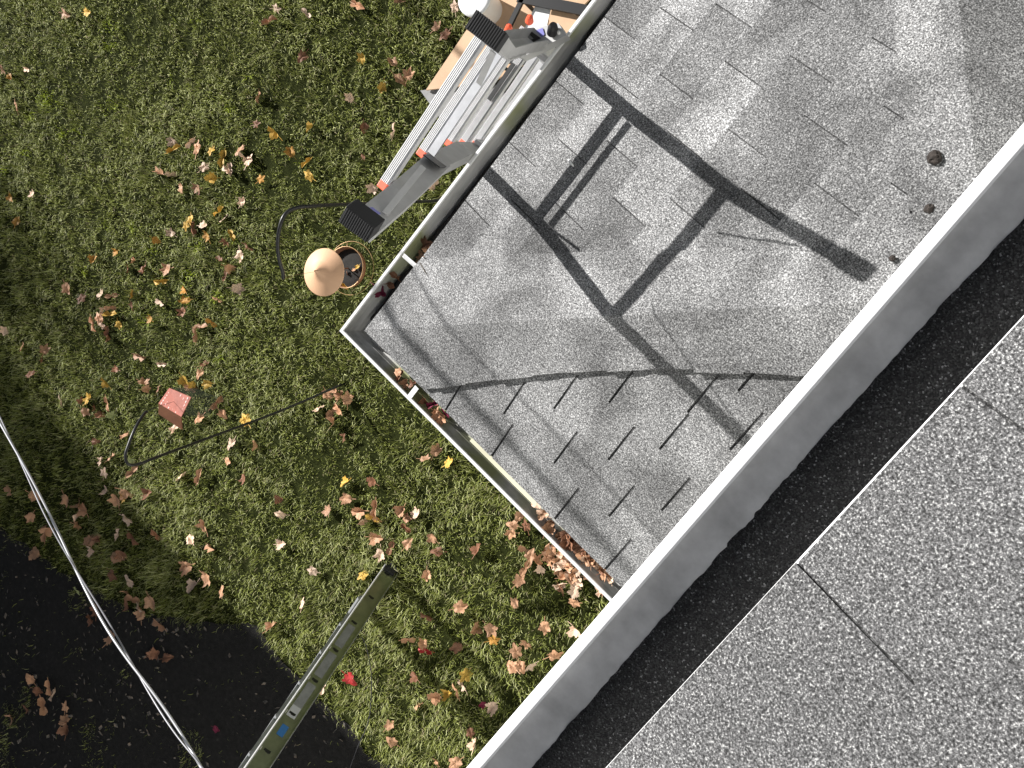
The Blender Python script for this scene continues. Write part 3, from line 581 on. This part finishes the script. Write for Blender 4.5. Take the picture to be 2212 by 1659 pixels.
# red cage feeder: pitched lid, wire cage
zt = 1.42; A1 = P(343, 871, zt); A2 = P(366, 838, zt + 0.01); A3 = P(413, 858, zt); A4 = P(392, 900, zt + 0.02); A5 = P(394, 928, zt - 0.06); A6 = P(343, 894, zt - 0.06)
fd2 = thing('cage_feeder', 'red metal bird feeder with punched lid and dark wire cage', 'bird feeder', tuple(P(400, 880, 1.2)))
def slab(name, pts, mat_, t=0.003, parent=None):
    pts = [np.array(p) for p in pts]; n = np.cross(pts[1] - pts[0], pts[2] - pts[0]); n /= np.linalg.norm(n); k = len(pts)
    vs = [p + n * t for p in pts] + [p - n * t for p in pts]; fs = [tuple(range(k)), tuple(reversed(range(k, 2 * k)))] + [(i, i + k, (i + 1) % k + k, (i + 1) % k) for i in range(k)]
    o = mesh(name, vs, fs, mat_, parent); bm = bmesh.new(); bm.from_mesh(o.data); bmesh.ops.recalc_face_normals(bm, faces=bm.faces[:]); bm.to_mesh(o.data); bm.free(); return o
lid = slab('lid', [A1, A2, A3, A4], M_RED, parent=fd2); slab('end_panel', [A1, A4, A5, A6], var(mat('shaded_red_metal', (0.13, 0.055, 0.03), 0.5), (0.15, 0.062, 0.03), 0.15, 20), parent=fd2)  # end panel's brown paints the shaded side of the red metal
m = MB()
for i in range(6):
    for j in range(5):
        s, t = (i + 0.6) / 6.2, (j + 0.5 + 0.5 * (i % 2)) / 5.6; p = (A1 * (1 - s) + A4 * s) * (1 - t) + (A2 * (1 - s) + A3 * s) * t; e_ = (A3 - A4) / np.linalg.norm(A3 - A4); f_ = (A4 - A1) / np.linalg.norm(A4 - A1); w = np.array([0, 0, 0.0045])
        m.add([p + e_ * 0.012 + w, p + f_ * 0.006 + w, p - e_ * 0.012 + w, p - f_ * 0.006 + w], [(0, 1, 2, 3)])
m.build('punched_pattern', mat('pale_pink_metal', (0.8, 0.5, 0.45), 0.5), lid)
lo4 = [q + np.array([0.03, 0.01, -0.21]) for q in (A1, A2, A3, A4)]; m = MB(); top4 = [A1 - [0, 0, .01], A2 - [0, 0, .01], A3 - [0, 0, .01], A4 - [0, 0, .02]]
for i in range(4):
    a, b, c, d = top4[i], top4[(i + 1) % 4], lo4[(i + 1) % 4], lo4[i]
    for t in np.linspace(0, 1, 11): m.tube([a * (1 - t) + b * t, d * (1 - t) + c * t], 0.0009, 4)
    for t in np.linspace(0, 1, 14): m.tube([a * (1 - t) + d * t, b * (1 - t) + c * t], 0.0009, 4)
m.build('wire_cage', M_MESHG, fd2)
m = MB(); mid = (A1 + A2 + A3 + A4) / 4; m.tube([mid, (mid + P(318, 889, 1.64)) / 2 + [0, 0, 0.03], P(318, 889, 1.64)], 0.0014, 5); m.build('hanging_wire', M_BLK, fd2)

# ------------------------------------------------------------------ things by the ladder foot
def gp(a, b, z): return P(a, b, z)
bd = [gp(921, 195, .10), gp(1052, 2, .10), gp(1130, -110, .10), gp(1330, -60, .10), gp(1150, 130, .10), gp(1060, 180, .10)]
pl = slab('plywood_sheet', bd, M_PLY, 0.009); tag(pl, 'tan plywood sheet lying flat on the lawn behind the folding ladder', 'board')
cs = slab('paving_slab', [gp(912, 198, .05), gp(1062, 176, .05), gp(1120, 230, .05), gp(1010, 330, .05), gp(958, 262, .05)], M_CONC, 0.03); tag(cs, 'grey concrete paving slab beside the plywood under the ladder', 'paving slab')
bw = P(1026, -2, 0.34); bk = thing('bucket', 'white plastic bucket standing beyond the ladder foot at the photo top', 'bucket', (bw[0], bw[1], 0.02))
m = MB(); m.lathe((bw[0], bw[1], 0.02), [(0, 0), (0.10, 0), (0.115, 0.30), (0.12, 0.33), (0.112, 0.33), (0.107, 0.30), (0.09, 0.012), (0, 0.012)], 32); m.build('body', M_WHITE, bk, True)
m = MB(); m.lathe((bw[0], bw[1], 0.352), [(0, 0.004), (0.10, 0.004), (0.123, 0.0), (0.123, -0.02), (0.119, -0.02)], 32); m.build('lid', M_WHITE, bk, True)
rk = thing('metal_frame', 'black metal frame holding white and tan panels beside the plywood', 'frame', tuple(P(1190, 30, 0.3)))
fr = [P(1066, 128, .42), P(1128, 0, .42), P(1150, -14, .42), P(1252, 22, .42), P(1300, 60, .42)]
m = MB()
for a, b, w in ((fr[0], fr[1] + (fr[1] - fr[0]) * .15, .016), (P(1120, -6, .42), P(1300, 30, .42), .034), (P(1066, 128, .42), P(1250, 150, .42), .014)): m.bar(a, b, np.cross(b - a, [0, 0, 1]), w, 0.012)
for q in (fr[0], P(1132, 2, .42), fr[3], P(1250, 148, .42)): m.bar(q - [0, 0, .012], [q[0], q[1], 0.01], (1, 0, 0), 0.012, 0.012)
m.build('frame', M_BLK, rk)
slab('white_panel', [P(1130, 70, .38), P(1158, 10, .38), P(1190, 18, .38), P(1176, 82, .38)], M_STK, 0.004, rk)
slab('tan_panel', [P(1193, 19, .38), P(1262, 38, .38), P(1240, 84, .38), P(1178, 83, .38)], M_PLY, 0.004, rk)

# ------------------------------------------------------------------ fallen leaves
LC = {'t': ((0.52, 0.30, 0.18), 'tan'), 'p': ((0.74, 0.55, 0.42), 'pale'), 'b': ((0.25, 0.12, 0.07), 'dark brown'), 'y': ((0.62, 0.4, 0.08), 'yellow'), 'o': ((0.5, 0.27, 0.06), 'orange brown'), 'r': ((0.5, 0.035, 0.035), 'red'), 'g': ((0.4, 0.45, 0.2), 'pale green'), 'w': ((0.2, 0.02, 0.06), 'wine red')}
def leaf_mat(k):
    rgb = LC[k][0]; m = mat(k + '_leaf'.replace('_', ' '), rgb, 0.6, spec=0.3); m.name = LC[k][1].replace(' ', '_') + '_leaf'
    tc_ = N(m, 'ShaderNodeTexCoord').outputs['Object']; f = noisy(m, 30, 4, 0.6, vec=tc_); oi = N(m, 'ShaderNodeObjectInfo')
    c = ramp(m, f, [(0.3, tuple(0.6 * q for q in rgb)), (0.6, rgb), (0.8, tuple(min(1, 1.25 * q) for q in rgb))])
    t = ramp(m, oi.outputs['Random'], [(0, (0.75,) * 3), (1, (1.2, 1.15, 1.1))]); base(m, mix(m, 1.0, c, t, 'MULTIPLY')); return m
LM = {k: leaf_mat(k) for k in LC}
def leaf_mesh(seed, lobes, curl, fold, stem=True):
    r = random.Random(seed); n = 40; pts = []
    for i in range(n):
        a = 2 * math.pi * i / n; rad = 0.66 + 0.17 * math.cos(lobes * a) * (0.6 + 0.4 * math.cos(a)) + 0.06 * math.cos(lobes * 3 * a + 1) + r.uniform(-.08, .08)
        if lobes == 2: rad = 0.45 + 0.38 * math.cos(2 * a) + 0.05 * math.cos(11 * a) + 0.1
        pts.append((rad * math.cos(a) * 0.62, rad * math.sin(a) * 0.55))
    vs = [(0, 0, 0)]; fs = []
    rings = (0.5, 1.0)
    ph1, ph2 = r.uniform(0, 6), r.uniform(0, 6)
    def z(x, y):
        d = math.hypot(x, y); return curl * d * d * (0.7 + 0.5 * math.sin(2 * math.atan2(y, x) + ph1)) + fold * abs(y) + 0.09 * math.sin(7 * x + ph1) * math.sin(8 * y + ph2)
    for rr in rings:
        for x, y in pts: vs.append((x * rr, y * rr, z(x * rr, y * rr)))
    for k in range(n): fs.append((0, 1 + k, 1 + (k + 1) % n)); fs.append((1 + k, 1 + n + k, 1 + n + (k + 1) % n, 1 + (k + 1) % n))
    if stem:
        b = len(vs); w = 0.018
        vs += [(-0.3, -w, 0.0), (-0.3, w, 0.0), (-0.75, w, 0.08), (-0.75, -w, 0.08), (-0.3, -w, 0.02), (-0.3, w, 0.02), (-0.75, w, 0.1), (-0.75, -w, 0.1)]
        fs += [(b, b + 1, b + 2, b + 3), (b + 4, b + 7, b + 6, b + 5), (b, b + 3, b + 7, b + 4), (b + 1, b + 5, b + 6, b + 2)]
    me = bpy.data.meshes.new('leaf'); me.from_pydata(vs, [], fs); me.update(); 
    for p in me.polygons: p.use_smooth = False
    return me
shapes = [(1, 5, 0.45, 0.5), (2, 5, -0.4, 0.3), (3, 3, 0.7, 0.8), (4, 5, 0.9, 0.2), (5, 2, 0.5, 0.7), (6, 3, -0.6, 0.5), (7, 5, 0.2, 0.15), (8, 2, 0.2, 1.2)]
LMESH = {}
for k in LC:
    for i, s in enumerate(shapes):
        me = leaf_mesh(*s); me.materials.append(LM[k]); LMESH[k, i] = me
FORM = ['curled', 'drooping', 'rolled', 'cupped', 'narrow', 'crumpled', 'flat', 'folded']
def leaf(px, py, k, z, size, place, group, tilt=0.45, si=None):
    i = random.randrange(8) if si is None else si; p = P(px, py, z); o = link('fallen_leaf', LMESH[k, i]); o.location = p
    o.rotation_euler = (random.gauss(0, tilt), random.gauss(0, tilt), random.uniform(0, 6.28)); s = size * random.uniform(0.85, 1.2); o.scale = (s, s, s * random.uniform(0.7, 1.1))
    return tag(o, f'{LC[k][1]} {FORM[i]} leaf {place}', 'leaf', group)
MARKS = [((700, 590), 'the cone roofed feeder'), ((385, 880), 'the red cage feeder'), ((740, 850), 'the nearer hook foot'), ((272, 1000), 'the bend of the shepherd hook'), ((605, 480), 'the bend of the far shepherd hook'), ((850, 1220), 'the foot of the extension ladder'), ((720, 1400), 'the extension ladder middle'), ((560, 1600), 'the blue ladder sticker'), ((990, 1400), 'the extension ladder shadow'), ((930, 200), 'the plywood sheet'), ((780, 480), 'the near rubber ladder foot'), ((740, 715), 'the corner of the lower gutter'), ((1000, 1010), 'the middle of the long lower gutter'), ((1250, 1250), 'the end of the long lower gutter'), ((1080, 1560), 'the upper gutter'), ((120, 1150), 'the upper end of the overhead cable'), ((250, 1380), 'the middle of the overhead cable'), ((400, 1600), 'the lower end of the overhead cable'), ((450, 1340), 'the edge of the dark ground'), ((240, 60), 'the top yellow green weeds'), ((105, 215), 'the left yellow green weeds'), ((450, 350), 'the open lawn'), ((620, 1150), 'the lawn before the extension ladder'), ((90, 750), 'the left shaded lawn')]
def where(px, py):
    (mx_, my_), nm = min(MARKS, key=lambda q: (q[0][0] - px) ** 2 + (q[0][1] - py) ** 2); dx, dy = px - mx_, py - my_; r = math.hypot(dx, dy)
    side = ('right of', 'left of')[dx < 0] if abs(dx) > abs(dy) else ('below', 'above')[dy < 0]
    return ('close ' if r < 60 else 'far ' if r > 150 else '') + side + ' ' + nm
LV = []
def tile(ox, oy, sc, lst):
    for x, y, k in lst: LV.append(((x / sc + ox) / 1.8228, (y / sc + oy) / 1.8228, k))
tile(0, 0, 2.212, [(565,122,'t'),(762,105,'y'),(18,600,'t'),(90,672,'o'),(240,600,'p'),(140,920,'t'),(1505,1230,'p'),(1515,1305,'y'),(1655,1240,'p'),(1715,1290,'t'),(1840,1308,'y'),(1940,1385,'y'),(2085,1310,'t'),(2130,1370,'p'),(2165,1400,'p'),(1390,1505,'t'),(1485,1520,'p'),(1780,1455,'p'),(1980,1480,'p'),(1840,1550,'y'),(1575,1640,'t'),(1715,1640,'t')])
tile(900, 0, 2.212, [(415,75,'p'),(675,120,'p'),(360,195,'t'),(1130,50,'t'),(1480,15,'t'),(1970,60,'p'),(645,495,'b'),(1165,500,'y'),(1425,545,'t'),(1485,690,'t'),(1565,655,'t'),(1335,760,'y'),(1050,850,'p'),(260,845,'t'),(240,1080,'b'),(400,1148,'y'),(715,1120,'y'),(1175,1110,'b'),(1445,1140,'p'),(540,1325,'o'),(1175,1365,'b'),(680,1420,'y'),(700,1530,'y'),(280,1560,'o'),(10,1480,'p'),(1250,1640,'p'),(1790,1600,'p'),(1812,230,'t'),(1885,300,'b')])
tile(0, 700, 2.212, [(105,170,'o'),(280,148,'p'),(145,380,'o'),(1735,120,'b'),(2110,205,'p'),(1910,300,'y'),(1950,360,'p'),(1665,370,'y'),(1620,415,'y'),(1665,440,'b'),(1770,415,'p'),(1485,487,'p'),(1360,540,'o'),(1805,505,'o'),(2015,505,'y'),(1965,555,'b'),(2160,600,'b'),(2090,680,'p'),(1915,710,'b'),(2000,785,'t'),(1965,855,'b'),(2070,965,'p'),(1010,640,'o'),(815,715,'o'),(1170,725,'t'),(1115,790,'b'),(1255,800,'b'),(1455,800,'t'),(1400,895,'y'),(585,965,'t'),(710,1050,'b'),(880,1018,'p'),(970,1030,'t'),(960,1130,'t'),(900,1160,'p'),(960,1190,'y'),(865,1225,'t'),(815,1270,'t'),(890,1290,'p'),(935,1330,'b'),(950,1400,'b'),(1035,1280,'y'),(1150,1018,'o'),(1150,1120,'b'),(1400,1085,'p'),(1610,980,'o'),(1610,1070,'o'),(1590,1170,'b'),(1890,1050,'t'),(1840,1260,'o'),(1750,1300,'t'),(1715,1365,'t'),(1310,1235,'o'),(35,1330,'p'),(195,1475,'t'),(390,1500,'t'),(370,1590,'b'),(1220,1548,'t'),(1415,1620,'p')])
tile(0, 1400, 2.212, [(265,160,'b'),(1010,120,'b'),(925,230,'y'),(535,390,'p'),(710,395,'b'),(775,375,'y'),(940,420,'t'),(830,455,'b'),(745,490,'t'),(870,515,'b'),(970,520,'g'),(1255,240,'t'),(1270,290,'t'),(1380,290,'b'),(1610,220,'y'),(1670,255,'y'),(1660,285,'t'),(1740,160,'t'),(1785,80,'b'),(1805,245,'y'),(1880,405,'t'),(1940,510,'t'),(1735,550,'t'),(2140,560,'y'),(1080,700,'t'),(1525,645,'p'),(2015,770,'p'),(1985,920,'t'),(830,745,'b'),(880,920,'p'),(970,885,'t'),(905,1025,'p'),(1155,1010,'t'),(1140,925,'g'),(1580,1050,'p'),(1735,1050,'t'),(2125,1075,'b'),(920,1180,'p'),(1110,1180,'t'),(1010,1260,'t'),(1080,1240,'y'),(1290,1200,'b'),(90,1180,'t'),(300,1225,'t'),(570,1260,'t'),(265,1410,'t'),(690,1310,'t'),(740,1345,'t'),(700,1390,'p'),(1115,1420,'p'),(410,1510,'t'),(400,1550,'t'),(670,1480,'t'),(1780,1480,'t'),(1030,1555,'p'),(1165,1590,'b'),(1360,1555,'b'),(1660,1600,'p'),(760,1610,'t'),(850,1600,'t')])
tile(1000, 1600, 1.58, [(400,15,'p'),(500,90,'t'),(490,30,'t'),(525,20,'t'),(540,-60,'t'),(500,-90,'t'),(455,-70,'t'),(580,-50,'t'),(18,235,'t'),(555,190,'b'),(1065,325,'t'),(1130,270,'t'),(1212,350,'y'),(570,480,'y'),(150,575,'b'),(165,670,'p'),(735,465,'b'),(575,575,'t'),(455,650,'t'),(655,650,'t'),(755,635,'t'),(680,715,'p'),(740,690,'y'),(765,700,'t'),(920,645,'t'),(950,690,'t'),(945,760,'b'),(1010,665,'p'),(760,815,'t'),(170,855,'p'),(365,1025,'p'),(680,1050,'y'),(790,920,'p'),(850,880,'b'),(955,855,'t'),(1140,905,'b'),(1110,820,'t'),(1075,1050,'t'),(1390,895,'b'),(1650,680,'t'),(1610,740,'t'),(1600,790,'t'),(1695,745,'b'),(300,1228,'p'),(108,1375,'t'),(1285,1250,'t'),(1620,1225,'t'),(1075,1300,'b'),(1375,1390,'t'),(1475,1385,'t'),(1490,1455,'o'),(960,1450,'t'),(1045,1480,'t'),(1070,1515,'r'),(1260,1500,'b'),(1690,1470,'t'),(1630,1525,'t'),(1810,1375,'t'),(2010,1390,'p'),(1870,1550,'t'),(1610,1620,'t'),(1660,1620,'t'),(1720,1620,'p'),(1690,895,'t'),(1720,930,'t'),(1760,960,'t'),(1830,940,'t'),(1840,880,'b'),(1690,1010,'t'),(1650,1085,'t'),(1780,1010,'p'),(1900,1105,'p'),(1910,1140,'b')])
tile(800, 2100, 1.7015, [(985,975,'r'),(800,1035,'p'),(1425,960,'b'),(1760,950,'y'),(1740,1010,'p'),(1700,1050,'t'),(1640,1070,'y'),(1550,1095,'t'),(1440,1150,'t'),(1940,1165,'p'),(1790,1335,'b'),(1820,1420,'p'),(1250,1285,'t'),(1265,1395,'t'),(1570,1530,'t'),(1690,1540,'t'),(90,1310,'w'),(1870,1150,'w')])
tile(0, 2100, 1.795, [(660,45,'t'),(650,110,'p'),(700,40,'b'),(825,165,'t'),(860,150,'b'),(240,145,'t'),(1490,95,'t'),(1320,235,'t'),(1465,320,'t'),(1365,380,'p'),(1565,410,'t'),(805,295,'b'),(910,340,'p'),(890,410,'t'),(545,410,'g'),(935,470,'t'),(980,520,'p'),(990,570,'t'),(900,510,'b'),(1070,490,'t'),(1130,640,'t'),(680,540,'b'),(645,610,'b'),(790,740,'t'),(1090,850,'b'),(1180,880,'b'),(215,1030,'t'),(270,1110,'b'),(350,1090,'t'),(380,1140,'p'),(190,1235,'b'),(300,1220,'t'),(460,1230,'t'),(455,1320,'t'),(470,1380,'b'),(80,1300,'t')])
BIG = {}
for x, y, k in LV:
    leaf(x, y, k, 0.05, {'t': .098, 'p': .092, 'y': .095, 'b': .088, 'o': .09, 'r': .10, 'g': .08, 'w': .06}[k] * (1.4 if x < 460 and y > 1000 else 1.12), where(x, y), 'fallen leaves on the lawn')
# leaf drift under the end of the lower gutter
for i in range(34):
    t = random.random(); x = 1195 + 110 * t + random.gauss(0, 14); y = 1195 + 95 * t + random.gauss(0, 26)
    leaf(x, y, random.choice('ttppp'), 0.05 + random.uniform(0, .03), 0.088, 'in the leaf drift below the end of the long lower gutter', 'leaf drift under the long lower gutter')
# leaves caught in the lower gutters
GL = [(918,527,'b'),(926,541,'t'),(908,556,'t'),(822,628,'w'),(838,612,'b'),(858,600,'b')]
for x, y, k in GL: leaf(x, y, k, 2.548, 0.075, 'in the lower gutter beside the short hanger bar', 'leaves lying in the ladder side lower gutter')
GLB = [(859,804,'t'),(865,813,'b'),(871,829,'t'),(874,837,'t'),(892,832,'b'),(917,864,'b'),(938,873,'w'),(945,882,'t'),(948,893,'t'),(953,906,'t'),(961,892,'w'),(1160,1088,'p')]
for x, y, k in GLB: leaf(x, y, k, 2.556, 0.058, 'in the lower gutter near the hanger bar', 'leaves lying in the long lower gutter')
for i in range(26):
    t = random.random(); x = 1168 + 148 * t + random.gauss(0, 4); y = 1112 + 135 * t + random.gauss(0, 4)
    leaf(x, y, random.choice('ttpbt'), 2.55 + random.uniform(0, .02), 0.062, 'packed in the lower gutter where the upper gutter crosses it', 'leaves packed in the end of the lower gutter')
# leaves in the feeder tray
for x, y, k in ((764, 583, 't'), (772, 577, 'y'), (750, 590, 'b')): leaf(x, y, k, 1.292, 0.035, 'lying in the seed tray of the cone roofed feeder', 'leaves in the seed tray')
leaf(746, 618, 'y', 1.29, 0.05, 'on the outer rim of the seed tray', 'leaves on the tray rim', si=7)

def litter():                          # torn leaf bits and twiglets strewn over the painted shade sheet
    n = 5200; mn = np.min(SHADE, 0); mx = np.max(SHADE, 0); x = rng.uniform(mn[0], mx[0], n); y = rng.uniform(mn[1], mx[1], n); k = inpoly(x, y, SHADE) & (y > -9.5)
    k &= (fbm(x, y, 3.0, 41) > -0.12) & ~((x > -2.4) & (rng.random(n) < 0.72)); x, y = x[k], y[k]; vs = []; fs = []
    for a, b in zip(x, y):
        t = rng.uniform(0, 6.28); l = rng.uniform(0.008, 0.034); w = l * rng.uniform(0.12, 0.7); c = np.array([a, b, 0.018 + rng.uniform(0, .012)]); u = np.array([math.cos(t), math.sin(t), rng.normal(0, .35)]) * l; v = np.array([-math.sin(t), math.cos(t), rng.normal(0, .35)]) * w
        i = len(vs); vs += [c - u, c - v + u * .2, c + u, c + v - u * .1]; fs.append((i, i + 1, i + 2, i + 3))
    m = mat('leaf_litter_bits', (0.1, 0.08, 0.06), 0.8); f = noisy(m, 45, 3, 0.6); base(m, ramp(m, f, [(0.35, (0.03, 0.028, 0.026)), (0.5, (0.11, 0.1, 0.09)), (0.62, (0.2, 0.14, 0.09)), (0.72, (0.32, 0.32, 0.3))]))
    tag(mesh('leaf_litter', vs, fs, m), 'torn leaf bits and twigs strewn over the painted shade sheet', 'leaf litter', kind='stuff')
litter()

# ------------------------------------------------------------------ debris on the lower roof
def blob(px, py, r, label):
    p = onplane(px, py, nA, dA) + nA * (r * 0.6 + 0.014); bm = bmesh.new(); bmesh.ops.create_icosphere(bm, subdivisions=3, radius=r)
    for v in bm.verts:
        n_ = v.co.normalized(); v.co += n_ * r * (0.35 * noise.noise(n_ * 2.3 + Vector((px, py, 0))) + 0.12 * noise.noise(n_ * 9)); v.co.z *= 0.8
    me = bpy.data.meshes.new('seed_ball'); bm.to_mesh(me); bm.free(); me.materials.append(M_BALL); o = link('seed_ball', me); o.location = p; tag(o, label, 'seed ball')
blob(2022, 348, 0.020, 'largest dark seed ball on the lower roof near the upper gutter'); blob(2011, 457, 0.014, 'smaller round dark seed ball below the largest one on the lower roof'); blob(1931, 562, 0.009, 'tiny grey seed ball nearest the ladder shadow tip on the roof')
a = onplane(911, 570, nA, dA) + nA * 0.008; b = onplane(929, 600, nA, dA) + nA * 0.008
m = MB(); m.tube([a, (a + b) / 2 + nA * 0.004, b], [0.0022, 0.002, 0.001], 6); tag(m.build('twig', M_BARK, None, True), 'short dark twig on the shingles beside the gutter hanger bar', 'twig')
a = onplane(1230, 346, nA, dA) + nA * 0.006; b = onplane(1241, 361, nA, dA) + nA * 0.006
m = MB(); m.tube([a, (a + b) / 2 + nA * 0.006, b], [0.004, 0.005, 0.003], 7); tag(m.build('paint_flake', M_WHITE, None, True), 'small curled white flake on the shingles between the ladder shadow rails', 'flake')

# ------------------------------------------------------------------ beyond the picture: what shades the yard
nh = thing('added_shade_house', 'unseen two storey house added beyond the left edge to shade the yard', 'house', (-15.5, -12, 0))  # unseen house volume added to cast shade over the yard
walls('wall', [(-19.5, -17), (-11.5, -17), (-11.5, -6.35), (-19.5, -6.35)], 0, 6.2, M_SIDING2, nh)
mesh('shade_house_roof', [(-20, -17.4, 6.1), (-11, -17.4, 6.1), (-11, -6.28, 6.1), (-20, -6.28, 6.1), (-15.5, -17.4, 8.0), (-15.5, -6.28, 8.0)], [(1, 2, 5, 4), (3, 0, 4, 5), (0, 1, 4), (2, 3, 5), (0, 3, 2, 1)], M_SIDING2, nh)
def tree(name, label, x, y, h, crown_c, crown_r, nleaf, lsize, seed):
    r = random.Random(seed); t = thing(name, label, 'tree', (x, y, 0)); m = MB(); c = np.array(crown_c)
    top = c + [0, 0, -crown_r * 0.5]; m.tube(spline([(x, y, 0), (x + .1, y, h * .3), tuple(top)], 6), [0.22 - 0.011 * i for i in range(13)], 10); m.build('trunk', M_BARK, t, True)
    m = MB(); tips = []
    for i in range(34):
        a, b_ = r.uniform(0, 6.28), r.uniform(-0.4, 1.2); L_ = crown_r * r.uniform(0.5, 1.0); d = np.array([math.cos(a) * math.cos(b_), math.sin(a) * math.cos(b_), math.sin(b_)])
        e = top + d * L_ + [0, 0, crown_r * 0.3]; md = (top + e) / 2 + np.array([r.uniform(-.2, .2) for _ in range(3)]); m.tube([top, md, e], [0.05, 0.03, 0.012], 6); tips += [md, e]
        for _ in range(4):
            s = md + (e - md) * r.random(); q = s + np.array([r.gauss(0, .5) for _ in range(3)]) * crown_r * 0.3; m.tube([s, q], [0.012, 0.006], 5); tips.append(q)
    m.build('branches', M_BARK, t, True)
    m = MB()
    for i in range(nleaf):
        q = np.array(r.choice(tips)) + np.array([r.gauss(0, crown_r * .13) for _ in range(3)]); u = np.array([r.gauss(0, 1) for _ in range(3)]); u /= np.linalg.norm(u); v = np.cross(u, [r.gauss(0, 1) for _ in range(3)]); v /= np.linalg.norm(v); s = lsize * r.uniform(.6, 1.2)
        m.add([q - u * s, q - v * s * .5, q + u * s, q + v * s * .5], [(0, 1, 2, 3)])
    m.build('crown', M_FOL, t)
tree('tree', 'half bare autumn tree beyond the left edge shading the lawn near the cable', -20.9, -6.3, 9, (-20.7, -6.25, 7.9), 1.5, 800, 0.10, 3)
